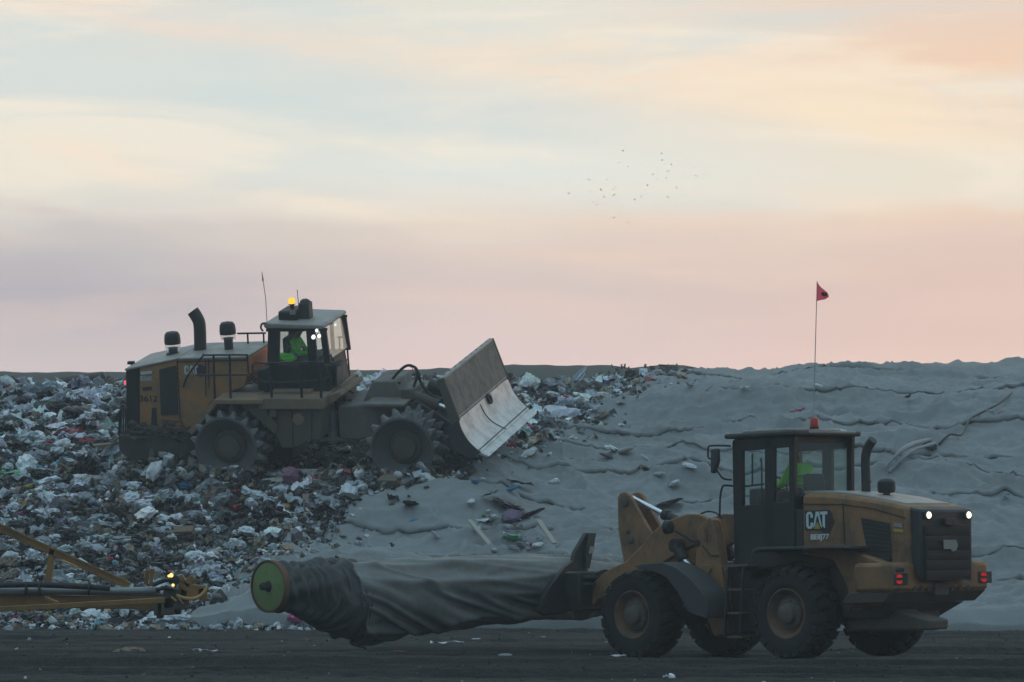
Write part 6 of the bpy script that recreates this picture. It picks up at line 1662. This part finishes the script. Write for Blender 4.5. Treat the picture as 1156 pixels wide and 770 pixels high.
right = [(0.0, srgb(205, 172, 158)), (st(425), srgb(236, 204, 190)), (st(380), srgb(228, 196, 183)), (st(330), srgb(224, 194, 181)), (st(285), srgb(228, 200, 185)), (st(255), srgb(236, 208, 186)), (st(235), srgb(236, 223, 204)), (st(195), srgb(236, 224, 204)), (st(150), srgb(240, 222, 200)), (st(80), srgb(241, 205, 174)), (st(20), srgb(230, 205, 186)), (1.0, srgb(220, 204, 190))]
cl, cm, cr = ramp(t, fac, left), ramp(t, fac, mid), ramp(t, fac, right)
def maprange(v, a, b):
    m = t.nodes.new('ShaderNodeMapRange'); m.interpolation_type = 'SMOOTHSTEP'; m.inputs[1].default_value = a; m.inputs[2].default_value = b; t.links.new(v, m.inputs[0]); return m.outputs[0]
base = mixc(t, maprange(az, -.13, 0), cl, cm); base = mixc(t, maprange(az, -.01, .135), base, cr)
# thin drifting cloud: long soft streaks, warm and cool
wisp = skyn(7, 42, 7, .60, 1.3, 4.1, .6); up_ = maprange(el, .074, .088)
f1 = mathn(t, 'MULTIPLY', mathn(t, 'MULTIPLY', ramp(t, wisp, [(.48, g(0)), (.60, g(1))]), up_), .62)
base = mixc(t, f1, base, srgb(250, 236, 214))
wisp2 = skyn(6, 34, 6, .58, 9.7, 1.2, .5)
f2 = mathn(t, 'MULTIPLY', mathn(t, 'MULTIPLY', ramp(t, wisp2, [(.50, g(0)), (.63, g(1))]), up_), .6)
base = mixc(t, f2, base, srgb(204, 215, 214))
low = mathn(t, 'MULTIPLY', ramp(t, skyn(8, 70, 6, .6, 5.2, 8.8, .3), [(.48, g(0)), (.7, g(1))]), mathn(t, 'SUBTRACT', 1.0, up_))
base = mixc(t, mathn(t, 'MULTIPLY', low, .35), base, srgb(238, 206, 190))
def streak(px, y, w, h, sl, amt, colr, se):
    a0 = (px - 578) / 4140; e0 = (565 - y) / 4140; w /= 4140; h /= 4140
    u = mathn(t, 'ADD', az, -a0); v = mathn(t, 'ADD', mathn(t, 'MULTIPLY_ADD', u, sl, -e0), e2)
    q = mathn(t, 'ADD', mathn(t, 'POWER', mathn(t, 'ABSOLUTE', mathn(t, 'DIVIDE', u, w)), 2.0), mathn(t, 'POWER', mathn(t, 'ABSOLUTE', mathn(t, 'DIVIDE', v, h)), 2.0))
    k = mathn(t, 'EXPONENT', mathn(t, 'MULTIPLY', q, -1.0))
    n_ = ramp(t, skyn(26, 190, 6, .62, se, se * 2, .8), [(.34, g(.25)), (.58, g(1))])
    return mathn(t, 'MULTIPLY', mathn(t, 'MULTIPLY', k, n_), min(1.0, amt * 1.3), clamp=True), srgb(*colr)
for i, s_ in enumerate([(110, 185, 110, 13, .16, .75, (247, 228, 206)), (390, 238, 140, 15, .12, .6, (246, 230, 208)), (585, 172, 80, 7, .12, .8, (252, 238, 218)), (250, 38, 300, 22, .13, .5, (238, 216, 198)),
                        (760, 92, 330, 26, .10, .6, (246, 222, 194)), (1010, 140, 160, 22, .12, .6, (250, 226, 194)), (955, 232, 60, 12, .2, .5, (248, 222, 196)), (120, 240, 200, 9, .1, .5, (205, 192, 188)),
                        (700, 300, 260, 14, .06, .45, (236, 206, 188)), (330, 120, 260, 26, .1, .5, (208, 217, 215))]):
    f_, c_ = streak(*s_, 3.1 + i * 1.7); base = mixc(t, f_, base, c_)
# away from the bright side the low sky is dimmer and bluer
back = maprange(dy, .05, .86)
warm = base
dim = mixc(t, back, (.125, .18, .22), warm)
cloudbg = t.nodes.new('ShaderNodeBackground'); t.links.new(dim, cloudbg.inputs[0]); cloudbg.inputs[1].default_value = 1.08
# clear dusk sky above, from the sky model
ns = t.nodes.new('ShaderNodeTexSky'); ns.sky_type = 'NISHITA'; ns.sun_disc = False; ns.sun_elevation = math.radians(SUN_EL); ns.sun_rotation = math.radians(SUN_AZ); ns.air_density = 1.0; ns.dust_density = 1.5; ns.ozone_density = 2.0
nbg = t.nodes.new('ShaderNodeBackground'); t.links.new(ns.outputs[0], nbg.inputs[0]); nbg.inputs[1].default_value = 0.12
# high veil of cloud in front of it
hv = t.nodes.new('ShaderNodeBackground'); hv.inputs[0].default_value = (*(.53, .78, .93), 1); hv.inputs[1].default_value = 1.0
hm = t.nodes.new('ShaderNodeMixShader'); hm.inputs[0].default_value = .72; t.links.new(nbg.outputs[0], hm.inputs[1]); t.links.new(hv.outputs[0], hm.inputs[2])
fm = t.nodes.new('ShaderNodeMixShader'); t.links.new(maprange(el, .15, .75), fm.inputs[0]); t.links.new(cloudbg.outputs[0], fm.inputs[1]); t.links.new(hm.outputs[0], fm.inputs[2])
t.links.new(fm.outputs[0], out.inputs[0])
# last low sun, soft through the haze
sl = bpy.data.lights.new('sun', 'SUN'); sl.energy = .4; sl.angle = math.radians(10); sl.color = (1.0, .55, .34)
so = bpy.data.objects.new('sun', sl); C.objects.link(so)
a = math.radians(SUN_AZ); e = math.radians(3.0); sd = Vector((math.sin(a) * math.cos(e), math.cos(a) * math.cos(e), math.sin(e)))
so.rotation_euler = sd.to_track_quat('Z', 'Y').to_euler(); so.location = sd * 60

# ================================================================== camera
cam = bpy.data.cameras.new('camera'); cam.sensor_fit = 'HORIZONTAL'; cam.sensor_width = 36; cam.lens = 36 * FPX / 1156; cam.shift_y = (CY - 385) / 1156; cam.clip_start = 1; cam.clip_end = 12000
co = bpy.data.objects.new('camera', cam); C.objects.link(co); co.location = (0, 0, EYE); co.rotation_euler = (PI / 2, 0, 0)
sc = bpy.context.scene; sc.camera = co
sc.view_settings.view_transform = 'Standard'; sc.view_settings.look = 'None'; sc.view_settings.exposure = 0.12; sc.view_settings.gamma = 1
sc.render.engine = 'CYCLES'; sc.cycles.use_denoising = True; sc.cycles.max_bounces = 8; sc.cycles.transparent_max_bounces = 12; sc.cycles.volume_bounces = 1; sc.cycles.filter_width = 1.5
try: sc.cycles.denoiser = 'OPENIMAGEDENOISE'
except Exception: pass
